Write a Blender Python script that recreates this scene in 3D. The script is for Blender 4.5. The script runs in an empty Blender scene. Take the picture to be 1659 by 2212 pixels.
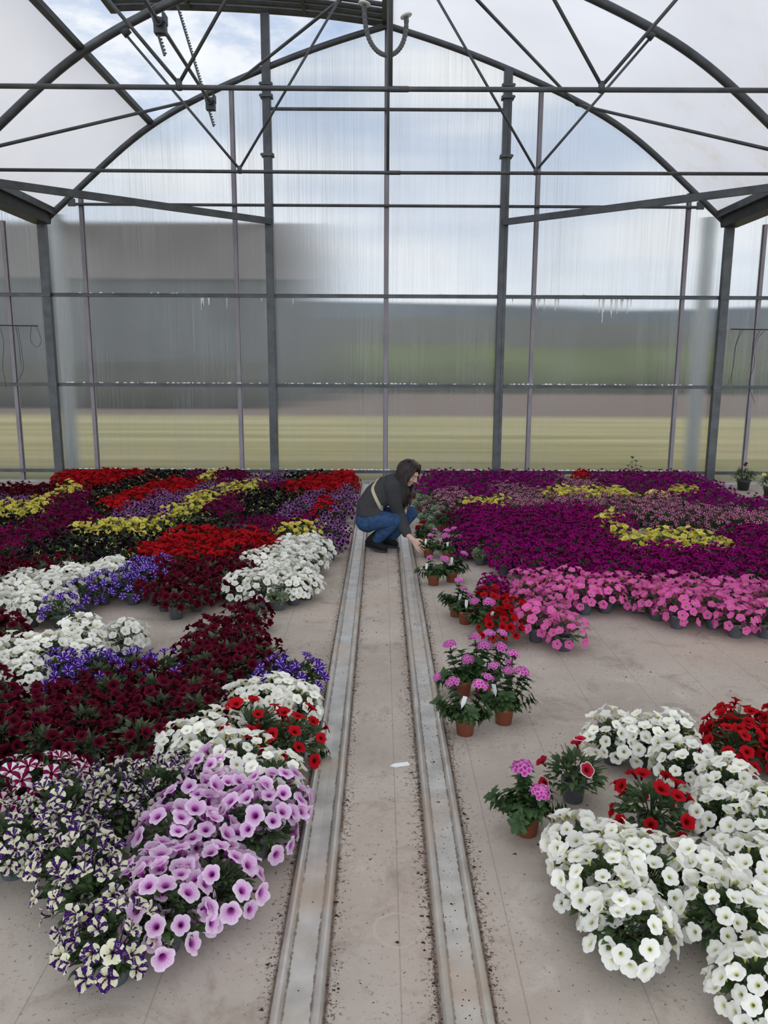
import bpy, math, random
import numpy as np
from mathutils import Vector, Matrix, Euler
random.seed(7)
R = math.radians
SC = bpy.context.scene
COL = SC.collection
# ------------------------------------------------------------------ camera
F, CX, CY, CH = 1670.0, 829.5, 1106.0, 1.7
PITCH, YAW, ROLL = R(10.5), R(0.22), R(0.25)
fw = Vector((math.sin(YAW) * math.cos(PITCH), math.cos(YAW) * math.cos(PITCH), -math.sin(PITCH)))
r0 = Vector((math.cos(YAW), -math.sin(YAW), 0))
u0 = r0.cross(fw)
rt = r0 * math.cos(ROLL) + u0 * math.sin(ROLL)
up = -r0 * math.sin(ROLL) + u0 * math.cos(ROLL)
cam_data = bpy.data.cameras.new('camera')
cam = bpy.data.objects.new('camera', cam_data)
COL.objects.link(cam)
cam_data.sensor_fit = 'VERTICAL'
cam_data.sensor_height = 36.0
cam_data.lens = F / 2212 * 36.0
cam_data.clip_start = 0.05
cam_data.clip_end = 3000
m = Matrix((rt, up, -fw)).transposed().to_4x4()
m.translation = (0, 0, CH)
cam.matrix_world = m
SC.camera = cam
SC.view_settings.view_transform = 'Standard'
SC.view_settings.look = 'None'
SC.view_settings.gamma = 1
SC.view_settings.exposure = 0.3
SC.cycles.max_bounces = 12
SC.cycles.transparent_max_bounces = 16

def ray(px, py): return fw + rt * ((px - CX) / F) - up * ((py - CY) / F)
def atY(px, py, Y):
    d = ray(px, py); return Vector((0, 0, CH)) + d * (Y / d.y)
def atZ(px, py, Z=0.0):
    d = ray(px, py); return Vector((0, 0, CH)) + d * ((Z - CH) / d.z)

# ------------------------------------------------------------------ sky
def N(nt, t, **k):
    n = nt.nodes.new(t)
    for a, v in k.items():
        if a.startswith('i_'):
            n.inputs[a[2:].replace('_', ' ')].default_value = v
        else:
            setattr(n, a, v)
    return n
def ramp(nt, stops, interp='LINEAR'):
    n = nt.nodes.new('ShaderNodeValToRGB')
    cr = n.color_ramp
    cr.interpolation = interp
    while len(cr.elements) < len(stops): cr.elements.new(0.5)
    for e, (p, c) in zip(cr.elements, stops):
        e.position = p; e.color = (c[0], c[1], c[2], 1) if not isinstance(c, (int, float)) else (c, c, c, 1)
    return n
def math_(nt, op, a, b=None, c=None, clamp=False):
    n = nt.nodes.new('ShaderNodeMath'); n.operation = op; n.use_clamp = clamp
    for i, v in enumerate((a, b, c)):
        if v is None: continue
        if isinstance(v, (int, float)): n.inputs[i].default_value = v
        else: nt.links.new(v, n.inputs[i])
    return n.outputs[0]
def mixc(nt, fac, a, b):
    n = nt.nodes.new('ShaderNodeMix'); n.data_type = 'RGBA'
    for s, v in ((n.inputs[0], fac), (n.inputs[6], a), (n.inputs[7], b)):
        if isinstance(v, (int, float)): s.default_value = v
        elif isinstance(v, (tuple, list)): s.default_value = (v[0], v[1], v[2], 1)
        else: nt.links.new(v, s)
    return n.outputs[2]

W = bpy.data.worlds.new('sky')
SC.world = W
W.use_nodes = True
nt = W.node_tree
nt.nodes.clear()
tc = N(nt, 'ShaderNodeTexCoord')
mp = N(nt, 'ShaderNodeMapping'); mp.inputs['Scale'].default_value = (1.0, 1.0, 2.6); mp.inputs['Location'].default_value = (0.35, 0.2, 0.15)
nt.links.new(tc.outputs['Generated'], mp.inputs[0])
nz = N(nt, 'ShaderNodeTexNoise', i_Scale=4.6, i_Detail=7.0, i_Roughness=0.6)
nt.links.new(mp.outputs[0], nz.inputs['Vector'])
cl = ramp(nt, [(0.40, (0.38, 0.48, 0.66)), (0.48, (0.50, 0.58, 0.72)), (0.56, (0.74, 0.78, 0.83)), (0.68, (0.86, 0.87, 0.88))])
nt.links.new(nz.outputs[0], cl.inputs[0])
sx = N(nt, 'ShaderNodeSeparateXYZ')
nt.links.new(tc.outputs['Generated'], sx.inputs[0])
hz = math_(nt, 'MULTIPLY', math_(nt, 'SUBTRACT', 0.36, sx.outputs[2], clamp=True), 2.4, clamp=True)
c1 = mixc(nt, hz, cl.outputs[0], (0.74, 0.77, 0.80))
gr = math_(nt, 'MULTIPLY', math_(nt, 'ADD', sx.outputs[2], 0.02), -30.0, clamp=True)
c2 = mixc(nt, gr, c1, (0.16, 0.16, 0.12))
# unseen half of the sky behind the camera, brightened to lift the light inside
bk = math_(nt, 'MULTIPLY_ADD', math_(nt, 'MULTIPLY', sx.outputs[1], -1.0, clamp=True), 2.3, 0.98)
bg = N(nt, 'ShaderNodeBackground')
nt.links.new(c2, bg.inputs[0]); nt.links.new(bk, bg.inputs[1])
wo = N(nt, 'ShaderNodeOutputWorld')
nt.links.new(bg.outputs[0], wo.inputs[0])
W.cycles.sampling_method = 'MANUAL'
W.cycles.sample_map_resolution = 256

sun_d = bpy.data.lights.new('sun', 'SUN')
sun_d.energy = 1.3; sun_d.angle = R(40); sun_d.color = (1.0, 0.96, 0.9)
sun = bpy.data.objects.new('sun', sun_d)
COL.objects.link(sun)
sun.rotation_euler = Vector((-0.25, -0.35, 1)).to_track_quat('Z', 'Y').to_euler()

# ------------------------------------------------------------------ helpers
class MB:
    def __init__(s): s.v = []; s.f = []; s.uv = []; s.mi = []
    def add(s, vs, fs, uvs=None, mi=0):
        o = len(s.v); s.v.extend([tuple(v) for v in vs])
        for f in fs: s.f.append(tuple(o + i for i in f)); s.mi.append(mi)
        s.uv.extend(uvs if uvs is not None else [(0, 0)] * len(vs))
    def box(s, c, d, rot=None, mi=0):
        vs = [Vector((x * d[0] / 2, y * d[1] / 2, z * d[2] / 2)) for x in (-1, 1) for y in (-1, 1) for z in (-1, 1)]
        if rot is not None: vs = [rot @ v for v in vs]
        vs = [v + Vector(c) for v in vs]
        s.add(vs, [(0, 1, 3, 2), (4, 6, 7, 5), (0, 4, 5, 1), (2, 3, 7, 6), (0, 2, 6, 4), (1, 5, 7, 3)], mi=mi)
    def beam(s, a, b, w, h, upv=(0, 0, 1), mi=0):
        a, b = Vector(a), Vector(b); d = b - a; L = d.length; d.normalize()
        x = d.cross(Vector(upv)).normalized(); z = x.cross(d).normalized()
        rot = Matrix((x, d, z)).transposed()
        s.box((a + b) / 2, (w, L, h), rot, mi)
    def tube(s, pts, r, n=10, cap=True, mi=0, closed=False):
        pts = [Vector(p) for p in pts]; k = len(pts)
        rs = r if isinstance(r, (list, tuple)) else [r] * k
        ref = None; vs = []
        for i, p in enumerate(pts):
            if closed: t = pts[(i + 1) % k] - pts[i - 1]
            else: t = pts[min(i + 1, k - 1)] - pts[max(i - 1, 0)]
            t.normalize()
            if ref is None:
                ref = t.orthogonal().normalized()
            ref = (ref - t * ref.dot(t)).normalized()
            b = t.cross(ref)
            for j in range(n):
                a = 2 * math.pi * j / n
                vs.append(p + (ref * math.cos(a) + b * math.sin(a)) * rs[i])
        fs = []
        for i in range(k if closed else k - 1):
            i2 = (i + 1) % k
            for j in range(n):
                j2 = (j + 1) % n
                fs.append((i * n + j, i * n + j2, i2 * n + j2, i2 * n + j))
        if cap and not closed:
            fs.append(tuple(range(n - 1, -1, -1))); fs.append(tuple((k - 1) * n + j for j in range(n)))
        s.add(vs, fs, mi=mi)
    def lathe(s, prof, n=20, mi=0, c=(0, 0, 0)):
        vs = []; fs = []
        for (r, z) in prof:
            for j in range(n):
                a = 2 * math.pi * j / n
                vs.append((c[0] + r * math.cos(a), c[1] + r * math.sin(a), c[2] + z))
        for i in range(len(prof) - 1):
            for j in range(n):
                j2 = (j + 1) % n
                fs.append((i * n + j, i * n + j2, (i + 1) * n + j2, (i + 1) * n + j))
        s.add(vs, fs, mi=mi)
    def mesh(s, name, mats, smooth=False):
        me = bpy.data.meshes.new(name)
        me.from_pydata(s.v, [], s.f)
        if any(u != (0, 0) for u in s.uv):
            ul = me.uv_layers.new(name='UVMap')
            idx = np.empty(len(me.loops), dtype=np.int32); me.loops.foreach_get('vertex_index', idx)
            ul.data.foreach_set('uv', np.array(s.uv, dtype=np.float32)[idx].ravel())
        for mt in (mats if isinstance(mats, (list, tuple)) else [mats]): me.materials.append(mt)
        if len(set(s.mi)) > 1: me.polygons.foreach_set('material_index', s.mi)
        if smooth: me.polygons.foreach_set('use_smooth', [True] * len(me.polygons))
        me.update()
        return me
    def obj(s, name, mats, parent=None, smooth=False):
        return link(name, s.mesh(name, mats, smooth), parent)
def link(name, me, parent=None):
    o = bpy.data.objects.new(name, me); COL.objects.link(o)
    if parent is not None: o.parent = parent
    return o
def tag(o, label, cat, group=None, kind=None):
    o['label'] = label; o['category'] = cat
    if group: o['group'] = group
    if kind: o['kind'] = kind
    return o
def empty(name, loc=(0, 0, 0), rz=0.0):
    o = bpy.data.objects.new(name, None); COL.objects.link(o)
    o.empty_display_size = 0.05; o.location = loc; o.rotation_euler = (0, 0, rz)
    return o

def mat(name, col=(0.5, 0.5, 0.5), rough=0.6, metal=0.0, spec=0.5, noise=None, bump=None, coat=0.0):
    """plain principled; noise=(scale, amount) mottles the colour; bump=(scale, strength, distance)"""
    mt = bpy.data.materials.new(name); mt.use_nodes = True
    nt = mt.node_tree; b = nt.nodes['Principled BSDF']
    b.inputs['Base Color'].default_value = (*col, 1); b.inputs['Roughness'].default_value = rough
    b.inputs['Metallic'].default_value = metal; b.inputs['Specular IOR Level'].default_value = spec
    if noise or bump:
        tc = N(nt, 'ShaderNodeTexCoord')
    if noise:
        nz = N(nt, 'ShaderNodeTexNoise', i_Scale=noise[0], i_Detail=5.0)
        nt.links.new(tc.outputs['Object'], nz.inputs['Vector'])
        a = noise[1]
        rp = ramp(nt, [(0.3, tuple(max(0, c * (1 - a)) for c in col)), (0.7, tuple(min(1, c * (1 + a)) for c in col))])
        nt.links.new(nz.outputs[0], rp.inputs[0]); nt.links.new(rp.outputs[0], b.inputs['Base Color'])
    if bump:
        nb = N(nt, 'ShaderNodeTexNoise', i_Scale=bump[0], i_Detail=3.0)
        nt.links.new(tc.outputs['Object'], nb.inputs['Vector'])
        bp = N(nt, 'ShaderNodeBump', i_Strength=bump[1], i_Distance=bump[2])
        nt.links.new(nb.outputs[0], bp.inputs['Height']); nt.links.new(bp.outputs[0], b.inputs['Normal'])
    return mt

M = {}
M['steel'] = mat('galvanised_steel', (0.085, 0.093, 0.10), 0.45, 0.5, noise=(6, 0.25))
M['steel_dark'] = mat('weathered_steel', (0.055, 0.06, 0.065), 0.5, 0.4, noise=(8, 0.25))
M['bar'] = mat('glazing_bar_aluminium', (0.235, 0.215, 0.24), 0.5, 0.3, noise=(3, 0.12))
M['lime'] = mat('lime_residue', (0.85, 0.86, 0.84), 0.9)
M['black'] = mat('black_plastic', (0.02, 0.02, 0.022), 0.5)
M['hose'] = mat('grey_hose', (0.13, 0.135, 0.14), 0.6)
M['white'] = mat('white_plastic', (0.82, 0.82, 0.80), 0.45)

def film_mat(name, stain):
    mt = bpy.data.materials.new(name); mt.use_nodes = True; nt = mt.node_tree; nt.nodes.clear()
    tc = N(nt, 'ShaderNodeTexCoord')
    nz = N(nt, 'ShaderNodeTexNoise', i_Scale=0.9, i_Detail=5.0)
    nt.links.new(tc.outputs['Object'], nz.inputs['Vector'])
    rp = ramp(nt, [(0.3, (0.705, 0.69, 0.69)), (0.7, (0.765, 0.75, 0.745))])
    nt.links.new(nz.outputs[0], rp.inputs[0])
    col = rp.outputs[0]
    if stain:   # algae and dust gathered above the gutter
        sp = N(nt, 'ShaderNodeSeparateXYZ'); nt.links.new(tc.outputs['Object'], sp.inputs[0])
        low = math_(nt, 'MULTIPLY', math_(nt, 'SUBTRACT', 5.3, sp.outputs[2]), 0.7, clamp=True)
        n2 = N(nt, 'ShaderNodeTexNoise', i_Scale=2.2, i_Detail=7.0, i_Roughness=0.7)
        nt.links.new(tc.outputs['Object'], n2.inputs['Vector'])
        r2 = ramp(nt, [(0.5, 0.0), (0.68, 0.85)]); nt.links.new(n2.outputs[0], r2.inputs[0])
        col = mixc(nt, math_(nt, 'MULTIPLY', r2.outputs[0], low), col, (0.66, 0.58, 0.46))
    tl = N(nt, 'ShaderNodeBsdfTranslucent'); df = N(nt, 'ShaderNodeBsdfDiffuse')
    nt.links.new(col, tl.inputs[0]); nt.links.new(col, df.inputs[0])
    mx = N(nt, 'ShaderNodeMixShader'); mx.inputs[0].default_value = 0.3
    nt.links.new(tl.outputs[0], mx.inputs[1]); nt.links.new(df.outputs[0], mx.inputs[2])
    out = N(nt, 'ShaderNodeOutputMaterial'); nt.links.new(mx.outputs[0], out.inputs[0])
    return mt
M['film'] = film_mat('white_roof_film', False)
M['film_stained'] = film_mat('white_roof_film_stained', True)

def poly_mat():
    """twin-wall polycarbonate: fine vertical ribs spread the view sideways, dirt and scratches run down it"""
    mt = bpy.data.materials.new('twin_wall_polycarbonate'); mt.use_nodes = True; nt = mt.node_tree; nt.nodes.clear()
    tc = N(nt, 'ShaderNodeTexCoord')
    sp = N(nt, 'ShaderNodeSeparateXYZ'); nt.links.new(tc.outputs['Object'], sp.inputs[0])
    wn = N(nt, 'ShaderNodeTexWhiteNoise', noise_dimensions='1D')
    nt.links.new(math_(nt, 'MULTIPLY', sp.outputs[0], 7919.0), wn.inputs['W'])
    wz = N(nt, 'ShaderNodeTexWhiteNoise', noise_dimensions='1D')
    nt.links.new(math_(nt, 'MULTIPLY', sp.outputs[2], 6311.0), wz.inputs['W'])
    dx = math_(nt, 'MULTIPLY', math_(nt, 'SUBTRACT', wn.outputs[0], 0.5), 0.30)
    dz = math_(nt, 'MULTIPLY', math_(nt, 'SUBTRACT', wz.outputs[0], 0.5), 0.010)
    cb = N(nt, 'ShaderNodeCombineXYZ'); nt.links.new(dx, cb.inputs[0]); nt.links.new(dz, cb.inputs[2])
    ge = N(nt, 'ShaderNodeNewGeometry')
    ad = N(nt, 'ShaderNodeVectorMath', operation='ADD'); nt.links.new(ge.outputs['Normal'], ad.inputs[0]); nt.links.new(cb.outputs[0], ad.inputs[1])
    no = N(nt, 'ShaderNodeVectorMath', operation='NORMALIZE'); nt.links.new(ad.outputs[0], no.inputs[0])
    rf = N(nt, 'ShaderNodeBsdfRefraction'); rf.inputs['IOR'].default_value = 1.3; rf.inputs['Roughness'].default_value = 0.012
    rf.inputs['Color'].default_value = (0.97, 0.975, 0.975, 1)
    nt.links.new(no.outputs[0], rf.inputs['Normal'])
    # streaks: noise stretched down the sheet
    mp = N(nt, 'ShaderNodeMapping'); mp.inputs['Scale'].default_value = (120, 1, 0.6); nt.links.new(tc.outputs['Object'], mp.inputs[0])
    n1 = N(nt, 'ShaderNodeTexNoise', i_Scale=1.0, i_Detail=4.0, i_Roughness=0.7); nt.links.new(mp.outputs[0], n1.inputs['Vector'])
    mp2 = N(nt, 'ShaderNodeMapping'); mp2.inputs['Scale'].default_value = (1.1, 1, 0.5); nt.links.new(tc.outputs['Object'], mp2.inputs[0])
    n2 = N(nt, 'ShaderNodeTexNoise', i_Scale=1.0, i_Detail=3.0); nt.links.new(mp2.outputs[0], n2.inputs['Vector'])
    s1 = ramp(nt, [(0.42, 0.0), (0.78, 1.0)]); nt.links.new(n1.outputs[0], s1.inputs[0])
    s2 = ramp(nt, [(0.35, 0.1), (0.65, 1.0)]); nt.links.new(n2.outputs[0], s2.inputs[0])
    dirt = math_(nt, 'MULTIPLY_ADD', math_(nt, 'MULTIPLY', s1.outputs[0], s2.outputs[0]), 0.34, 0.03)
    tl = N(nt, 'ShaderNodeBsdfTranslucent'); tl.inputs[0].default_value = (0.74, 0.77, 0.78, 1)
    m1 = N(nt, 'ShaderNodeMixShader'); nt.links.new(dirt, m1.inputs[0]); nt.links.new(rf.outputs[0], m1.inputs[1]); nt.links.new(tl.outputs[0], m1.inputs[2])
    gl = N(nt, 'ShaderNodeBsdfGlossy'); gl.inputs['Roughness'].default_value = 0.25
    m2 = N(nt, 'ShaderNodeMixShader'); m2.inputs[0].default_value = 0.04
    nt.links.new(m1.outputs[0], m2.inputs[1]); nt.links.new(gl.outputs[0], m2.inputs[2])
    out = N(nt, 'ShaderNodeOutputMaterial'); nt.links.new(m2.outputs[0], out.inputs[0])
    return mt
M['poly'] = poly_mat()

def floor_mat():
    mt = bpy.data.materials.new('ground_cover_fabric'); mt.use_nodes = True; nt = mt.node_tree; b = nt.nodes['Principled BSDF']
    b.inputs['Roughness'].default_value = 0.85; b.inputs['Specular IOR Level'].default_value = 0.2
    tc = N(nt, 'ShaderNodeTexCoord'); P = tc.outputs['Object']
    sp = N(nt, 'ShaderNodeSeparateXYZ'); nt.links.new(P, sp.inputs[0])
    n1 = N(nt, 'ShaderNodeTexNoise', i_Scale=1.3, i_Detail=6.0, i_Roughness=0.6); nt.links.new(P, n1.inputs['Vector'])
    base = ramp(nt, [(0.3, (0.375, 0.308, 0.248)), (0.5, (0.475, 0.405, 0.338)), (0.72, (0.575, 0.50, 0.425))])
    nt.links.new(n1.outputs[0], base.inputs[0]); col = base.outputs[0]
    # woven threads
    mp = N(nt, 'ShaderNodeMapping'); mp.inputs['Scale'].default_value = (420, 260, 1); nt.links.new(P, mp.inputs[0])
    n2 = N(nt, 'ShaderNodeTexNoise', i_Scale=1.0, i_Detail=1.0); nt.links.new(mp.outputs[0], n2.inputs['Vector'])
    col = mixc(nt, math_(nt, 'MULTIPLY', n2.outputs[0], 0.35), col, (0.27, 0.245, 0.22))
    # reddish dust patches
    n3 = N(nt, 'ShaderNodeTexNoise', i_Scale=0.7, i_Detail=3.0); nt.links.new(P, n3.inputs['Vector'])
    r3 = ramp(nt, [(0.5, 0.0), (0.7, 0.55)]); nt.links.new(n3.outputs[0], r3.inputs[0])
    col = mixc(nt, r3.outputs[0], col, (0.50, 0.38, 0.30))
    # damp soil smears and crumbs, denser beside the rails
    ax = math_(nt, 'ABSOLUTE', math_(nt, 'SUBTRACT', math_(nt, 'ABSOLUTE', math_(nt, 'SUBTRACT', sp.outputs[0], 0.008)), 0.228))
    near = math_(nt, 'SUBTRACT', 1.0, math_(nt, 'MULTIPLY', math_(nt, 'SUBTRACT', ax, 0.07), 14.0), clamp=True)
    n4 = N(nt, 'ShaderNodeTexNoise', i_Scale=60.0, i_Detail=6.0, i_Roughness=0.7); nt.links.new(P, n4.inputs['Vector'])
    n5 = N(nt, 'ShaderNodeTexNoise', i_Scale=2.6, i_Detail=3.0); nt.links.new(P, n5.inputs['Vector'])
    th = math_(nt, 'ADD', n4.outputs[0], math_(nt, 'MULTIPLY_ADD', near, 0.085, math_(nt, 'MULTIPLY', n5.outputs[0], 0.16)))
    r4 = ramp(nt, [(0.675, 0.0), (0.75, 0.8)]); nt.links.new(th, r4.inputs[0])
    col = mixc(nt, r4.outputs[0], col, (0.085, 0.055, 0.038))
    e_ = math_(nt, 'SUBTRACT', 1.0, math_(nt, 'DIVIDE', math_(nt, 'ABSOLUTE', math_(nt, 'SUBTRACT', ax, 0.074)), 0.016), clamp=True)
    er = ramp(nt, [(0.45, 0.0), (0.8, 0.85)]); nt.links.new(math_(nt, 'ADD', math_(nt, 'MULTIPLY', e_, 0.6), math_(nt, 'MULTIPLY', n4.outputs[0], 0.5)), er.inputs[0])
    col = mixc(nt, er.outputs[0], col, (0.10, 0.066, 0.045))
    n6 = N(nt, 'ShaderNodeTexNoise', i_Scale=3.4, i_Detail=8.0, i_Roughness=0.72, i_Distortion=0.6); nt.links.new(P, n6.inputs['Vector'])
    r6 = ramp(nt, [(0.53, 0.0), (0.68, 0.55)]); nt.links.new(n6.outputs[0], r6.inputs[0])
    col = mixc(nt, r6.outputs[0], col, (0.22, 0.165, 0.125))
    r7 = ramp(nt, [(0.30, 0.4), (0.42, 0.0)]); nt.links.new(n6.outputs[0], r7.inputs[0])
    col = mixc(nt, r7.outputs[0], col, (0.66, 0.59, 0.52))
    # marker threads woven along the length every 34 cm
    fx = math_(nt, 'ABSOLUTE', math_(nt, 'SUBTRACT', math_(nt, 'FRACT', math_(nt, 'DIVIDE', math_(nt, 'ADD', sp.outputs[0], 5.55 + 0.34 * 0.0), 0.34)), 0.5))
    ln = math_(nt, 'LESS_THAN', fx, 0.006)
    col = mixc(nt, math_(nt, 'MULTIPLY', ln, 0.35), col, (0.12, 0.105, 0.095))
    # pale rings left by pots that stood here
    rings = None
    for (px, py, rr) in ((1240, 1416, 0.11), (1590, 1416, 0.12), (1135, 1560, 0.12), (860, 2010, 0.12), (1120, 1668, 0.08), (1075, 1395, 0.10)):
        c = atZ(px, py)
        d = N(nt, 'ShaderNodeVectorMath', operation='DISTANCE'); nt.links.new(P, d.inputs[0]); d.inputs[1].default_value = (c.x, c.y, 0)
        q = math_(nt, 'MULTIPLY_ADD', n5.outputs[0], 0.12, d.outputs['Value'])
        v = math_(nt, 'LESS_THAN', math_(nt, 'ABSOLUTE', math_(nt, 'SUBTRACT', q, rr)), 0.005)
        rings = v if rings is None else math_(nt, 'MAXIMUM', rings, v)
    col = mixc(nt, math_(nt, 'MULTIPLY', rings, 0.22), col, (0.56, 0.51, 0.46))
    nt.links.new(col, b.inputs['Base Color'])
    bp = N(nt, 'ShaderNodeBump', i_Strength=0.35, i_Distance=0.004); nt.links.new(n4.outputs[0], bp.inputs['Height']); nt.links.new(bp.outputs[0], b.inputs['Normal'])
    return mt
M['floor'] = floor_mat()

# ------------------------------------------------------------------ setting: ground, floor
XC = 0.06          # centre line of the bay
DW = 11.6          # the glazed end wall
b = MB(); b.box((0, 2.85, -0.05), (32, 17.7, 0.1)); fl = b.obj('floor', M['floor'])
tag(fl, 'grey-brown woven ground cover fabric over the greenhouse floor', 'floor', kind='structure')

def field_mat():
    mt = bpy.data.materials.new('field'); mt.use_nodes = True; nt = mt.node_tree; b = nt.nodes['Principled BSDF']
    b.inputs['Roughness'].default_value = 1.0; b.inputs['Specular IOR Level'].default_value = 0.0
    tc = N(nt, 'ShaderNodeTexCoord'); P = tc.outputs['Object']
    mp = N(nt, 'ShaderNodeMapping'); mp.inputs['Scale'].default_value = (0.045, 0.8, 1); nt.links.new(P, mp.inputs[0])
    n1 = N(nt, 'ShaderNodeTexNoise', i_Scale=1.0, i_Detail=6.0, i_Roughness=0.65, i_Distortion=0.5); nt.links.new(mp.outputs[0], n1.inputs['Vector'])
    g = ramp(nt, [(0.3, (0.13, 0.135, 0.045)), (0.48, (0.22, 0.195, 0.085)), (0.68, (0.33, 0.275, 0.165))]); nt.links.new(n1.outputs[0], g.inputs[0])
    sp = N(nt, 'ShaderNodeSeparateXYZ'); nt.links.new(P, sp.inputs[0])
    yy = math_(nt, 'ADD', sp.outputs[1], math_(nt, 'MULTIPLY', n1.outputs[0], 4.0))
    s = math_(nt, 'MULTIPLY', math_(nt, 'SUBTRACT', yy, 30.0), 0.4, clamp=True)
    c = mixc(nt, s, g.outputs[0], (0.12, 0.088, 0.072))
    s2 = math_(nt, 'MULTIPLY', math_(nt, 'SUBTRACT', yy, 56.0), 0.25, clamp=True)
    c = mixc(nt, s2, c, (0.022, 0.026, 0.012))
    nt.links.new(c, b.inputs['Base Color'])
    return mt
b = MB(); b.add([(-900, 11.75, -0.06), (900, 11.75, -0.06), (900, 900, -0.06), (-900, 900, -0.06)], [(0, 1, 2, 3)])
gd = b.obj('ground', field_mat()); tag(gd, 'dry grass field and ploughed strip outside the glazed end wall', 'field', kind='structure')
for nm, y0 in (('ground', None),):
    b = MB(); b.add([(-900, -900, -0.12), (900, -900, -0.12), (900, 11.75, -0.12), (-900, 11.75, -0.12)], [(0, 1, 2, 3)])
    o = b.obj('ground', gd.data.materials[0]); tag(o, 'grass field around the greenhouse', 'field', kind='structure')

# ------------------------------------------------------------------ setting: steel frame
ARCH = [(0, 6.29), (0.85, 6.05), (1.68, 5.75), (2.5, 5.42), (3.25, 5.05), (3.72, 4.70), (4.2, 4.29), (4.85, 3.74)]
def arch_z(x):
    x = abs(x) if abs(x) < 4.89 else abs(abs(x) - 9.78)
    for (a, za), (c, zc) in zip(ARCH, ARCH[1:]):
        if x <= c: return za + (zc - za) * (x - a) / (c - a)
    return ARCH[-1][1]
def smooth(pts, k=5):
    out = []
    P = [pts[0]] + list(pts) + [pts[-1]]
    for i in range(1, len(P) - 2):
        p0, p1, p2, p3 = (Vector(P[i + j]) for j in (-1, 0, 1, 2))
        for s in range(k):
            t = s / k
            out.append(0.5 * ((2 * p1) + (p2 - p0) * t + (2 * p0 - 5 * p1 + 4 * p2 - p3) * t * t + (3 * p1 - p0 - 3 * p2 + p3) * t ** 3))
    out.append(Vector(pts[-1]))
    return out
def even(pts, n, it):
    """resample a polyline evenly and fair it, ends kept"""
    L = [0.0]
    for a, c in zip(pts, pts[1:]): L.append(L[-1] + (c - a).length)
    out = []
    for i in range(n):
        s = L[-1] * i / (n - 1); j = max(k for k in range(len(L)) if L[k] <= s + 1e-9); j = min(j, len(pts) - 2)
        out.append(pts[j].lerp(pts[j + 1], (s - L[j]) / (L[j + 1] - L[j])))
    for _ in range(it):
        q = [p.copy() for p in out]
        for i in range(1, n - 1): out[i] = q[i] * 0.5 + (q[i - 1] + q[i + 1]) * 0.25
    return out
HALF = even(smooth(ARCH, 5), 37, 14)                        # from the ridge down to the eave
def arch_pts(Y, dz=0.0):
    L = [Vector((XC - p.x, Y, p.y + dz)) for p in reversed(HALF)]
    return L + [Vector((XC + p.x, Y, p.y + dz)) for p in HALF[1:]]
XL, XR = XC - 4.89, XC + 4.89

def truss(Y, where):
    t = empty('roof_truss', (XC, Y, 3.82))
    def part(name, bm, mt=M['steel']):
        o = bm.obj(name, mt, t, smooth=True); o.location = (-XC, -Y, -3.82); return o
    b = MB(); b.tube(arch_pts(Y), 0.046, 10); part('arch', b)
    b = MB(); b.tube([(XL, Y, 3.825), (XC, Y, 3.815), (XR, Y, 3.825)], 0.019, 10); part('bottom_chord', b)
    for sx in (-1, 1):
        for (x1, z1) in ((2.81, 5.20), (0.12, 6.15)):
            b = MB(); b.tube([(XC + sx * 1.625, Y, 3.845), (XC + sx * x1, Y, z1)], 0.0145, 8); part('web_strut', b)
        b = MB(); b.box((XC + sx * 2.81, Y, 5.23), (0.09, 0.06, 0.12), Matrix.Rotation(sx * 0.7, 3, 'Y')); part('clamp', b)
        b = MB(); b.tube([(XC + sx * 1.625, Y, 3.80), (XC + sx * 1.625, Y, 3.875)], 0.026, 8); part('node_plate', b)
    b = MB(); b.tube([(XC, Y, 3.81), (XC, Y, 6.25)], 0.0165, 8); part('king_post', b)
    b = MB(); b.tube([(XC - 0.02, Y, 3.815), (XC + 0.14, Y, 3.815)], 0.023, 8); part('chord_sleeve', b)
    tag(t, where, 'truss', kind='structure')
truss(9.02, 'galvanised arched roof truss nearer the back wall, one bay in front of it')
truss(6.44, 'galvanised roof truss overhead, its bottom chord the highest bar across the photo')

def trim(name, bm, label, cat, mt=M['steel'], smooth=False, group=None):
    o = bm.obj(name, mt, smooth=smooth); tag(o, label, cat, group, 'structure'); return o
b = MB(); b.tube(arch_pts(DW - 0.05), 0.043, 10); trim('gable_arch', b, 'galvanised steel arch along the top of the back gable', 'arch', smooth=True)
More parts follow.
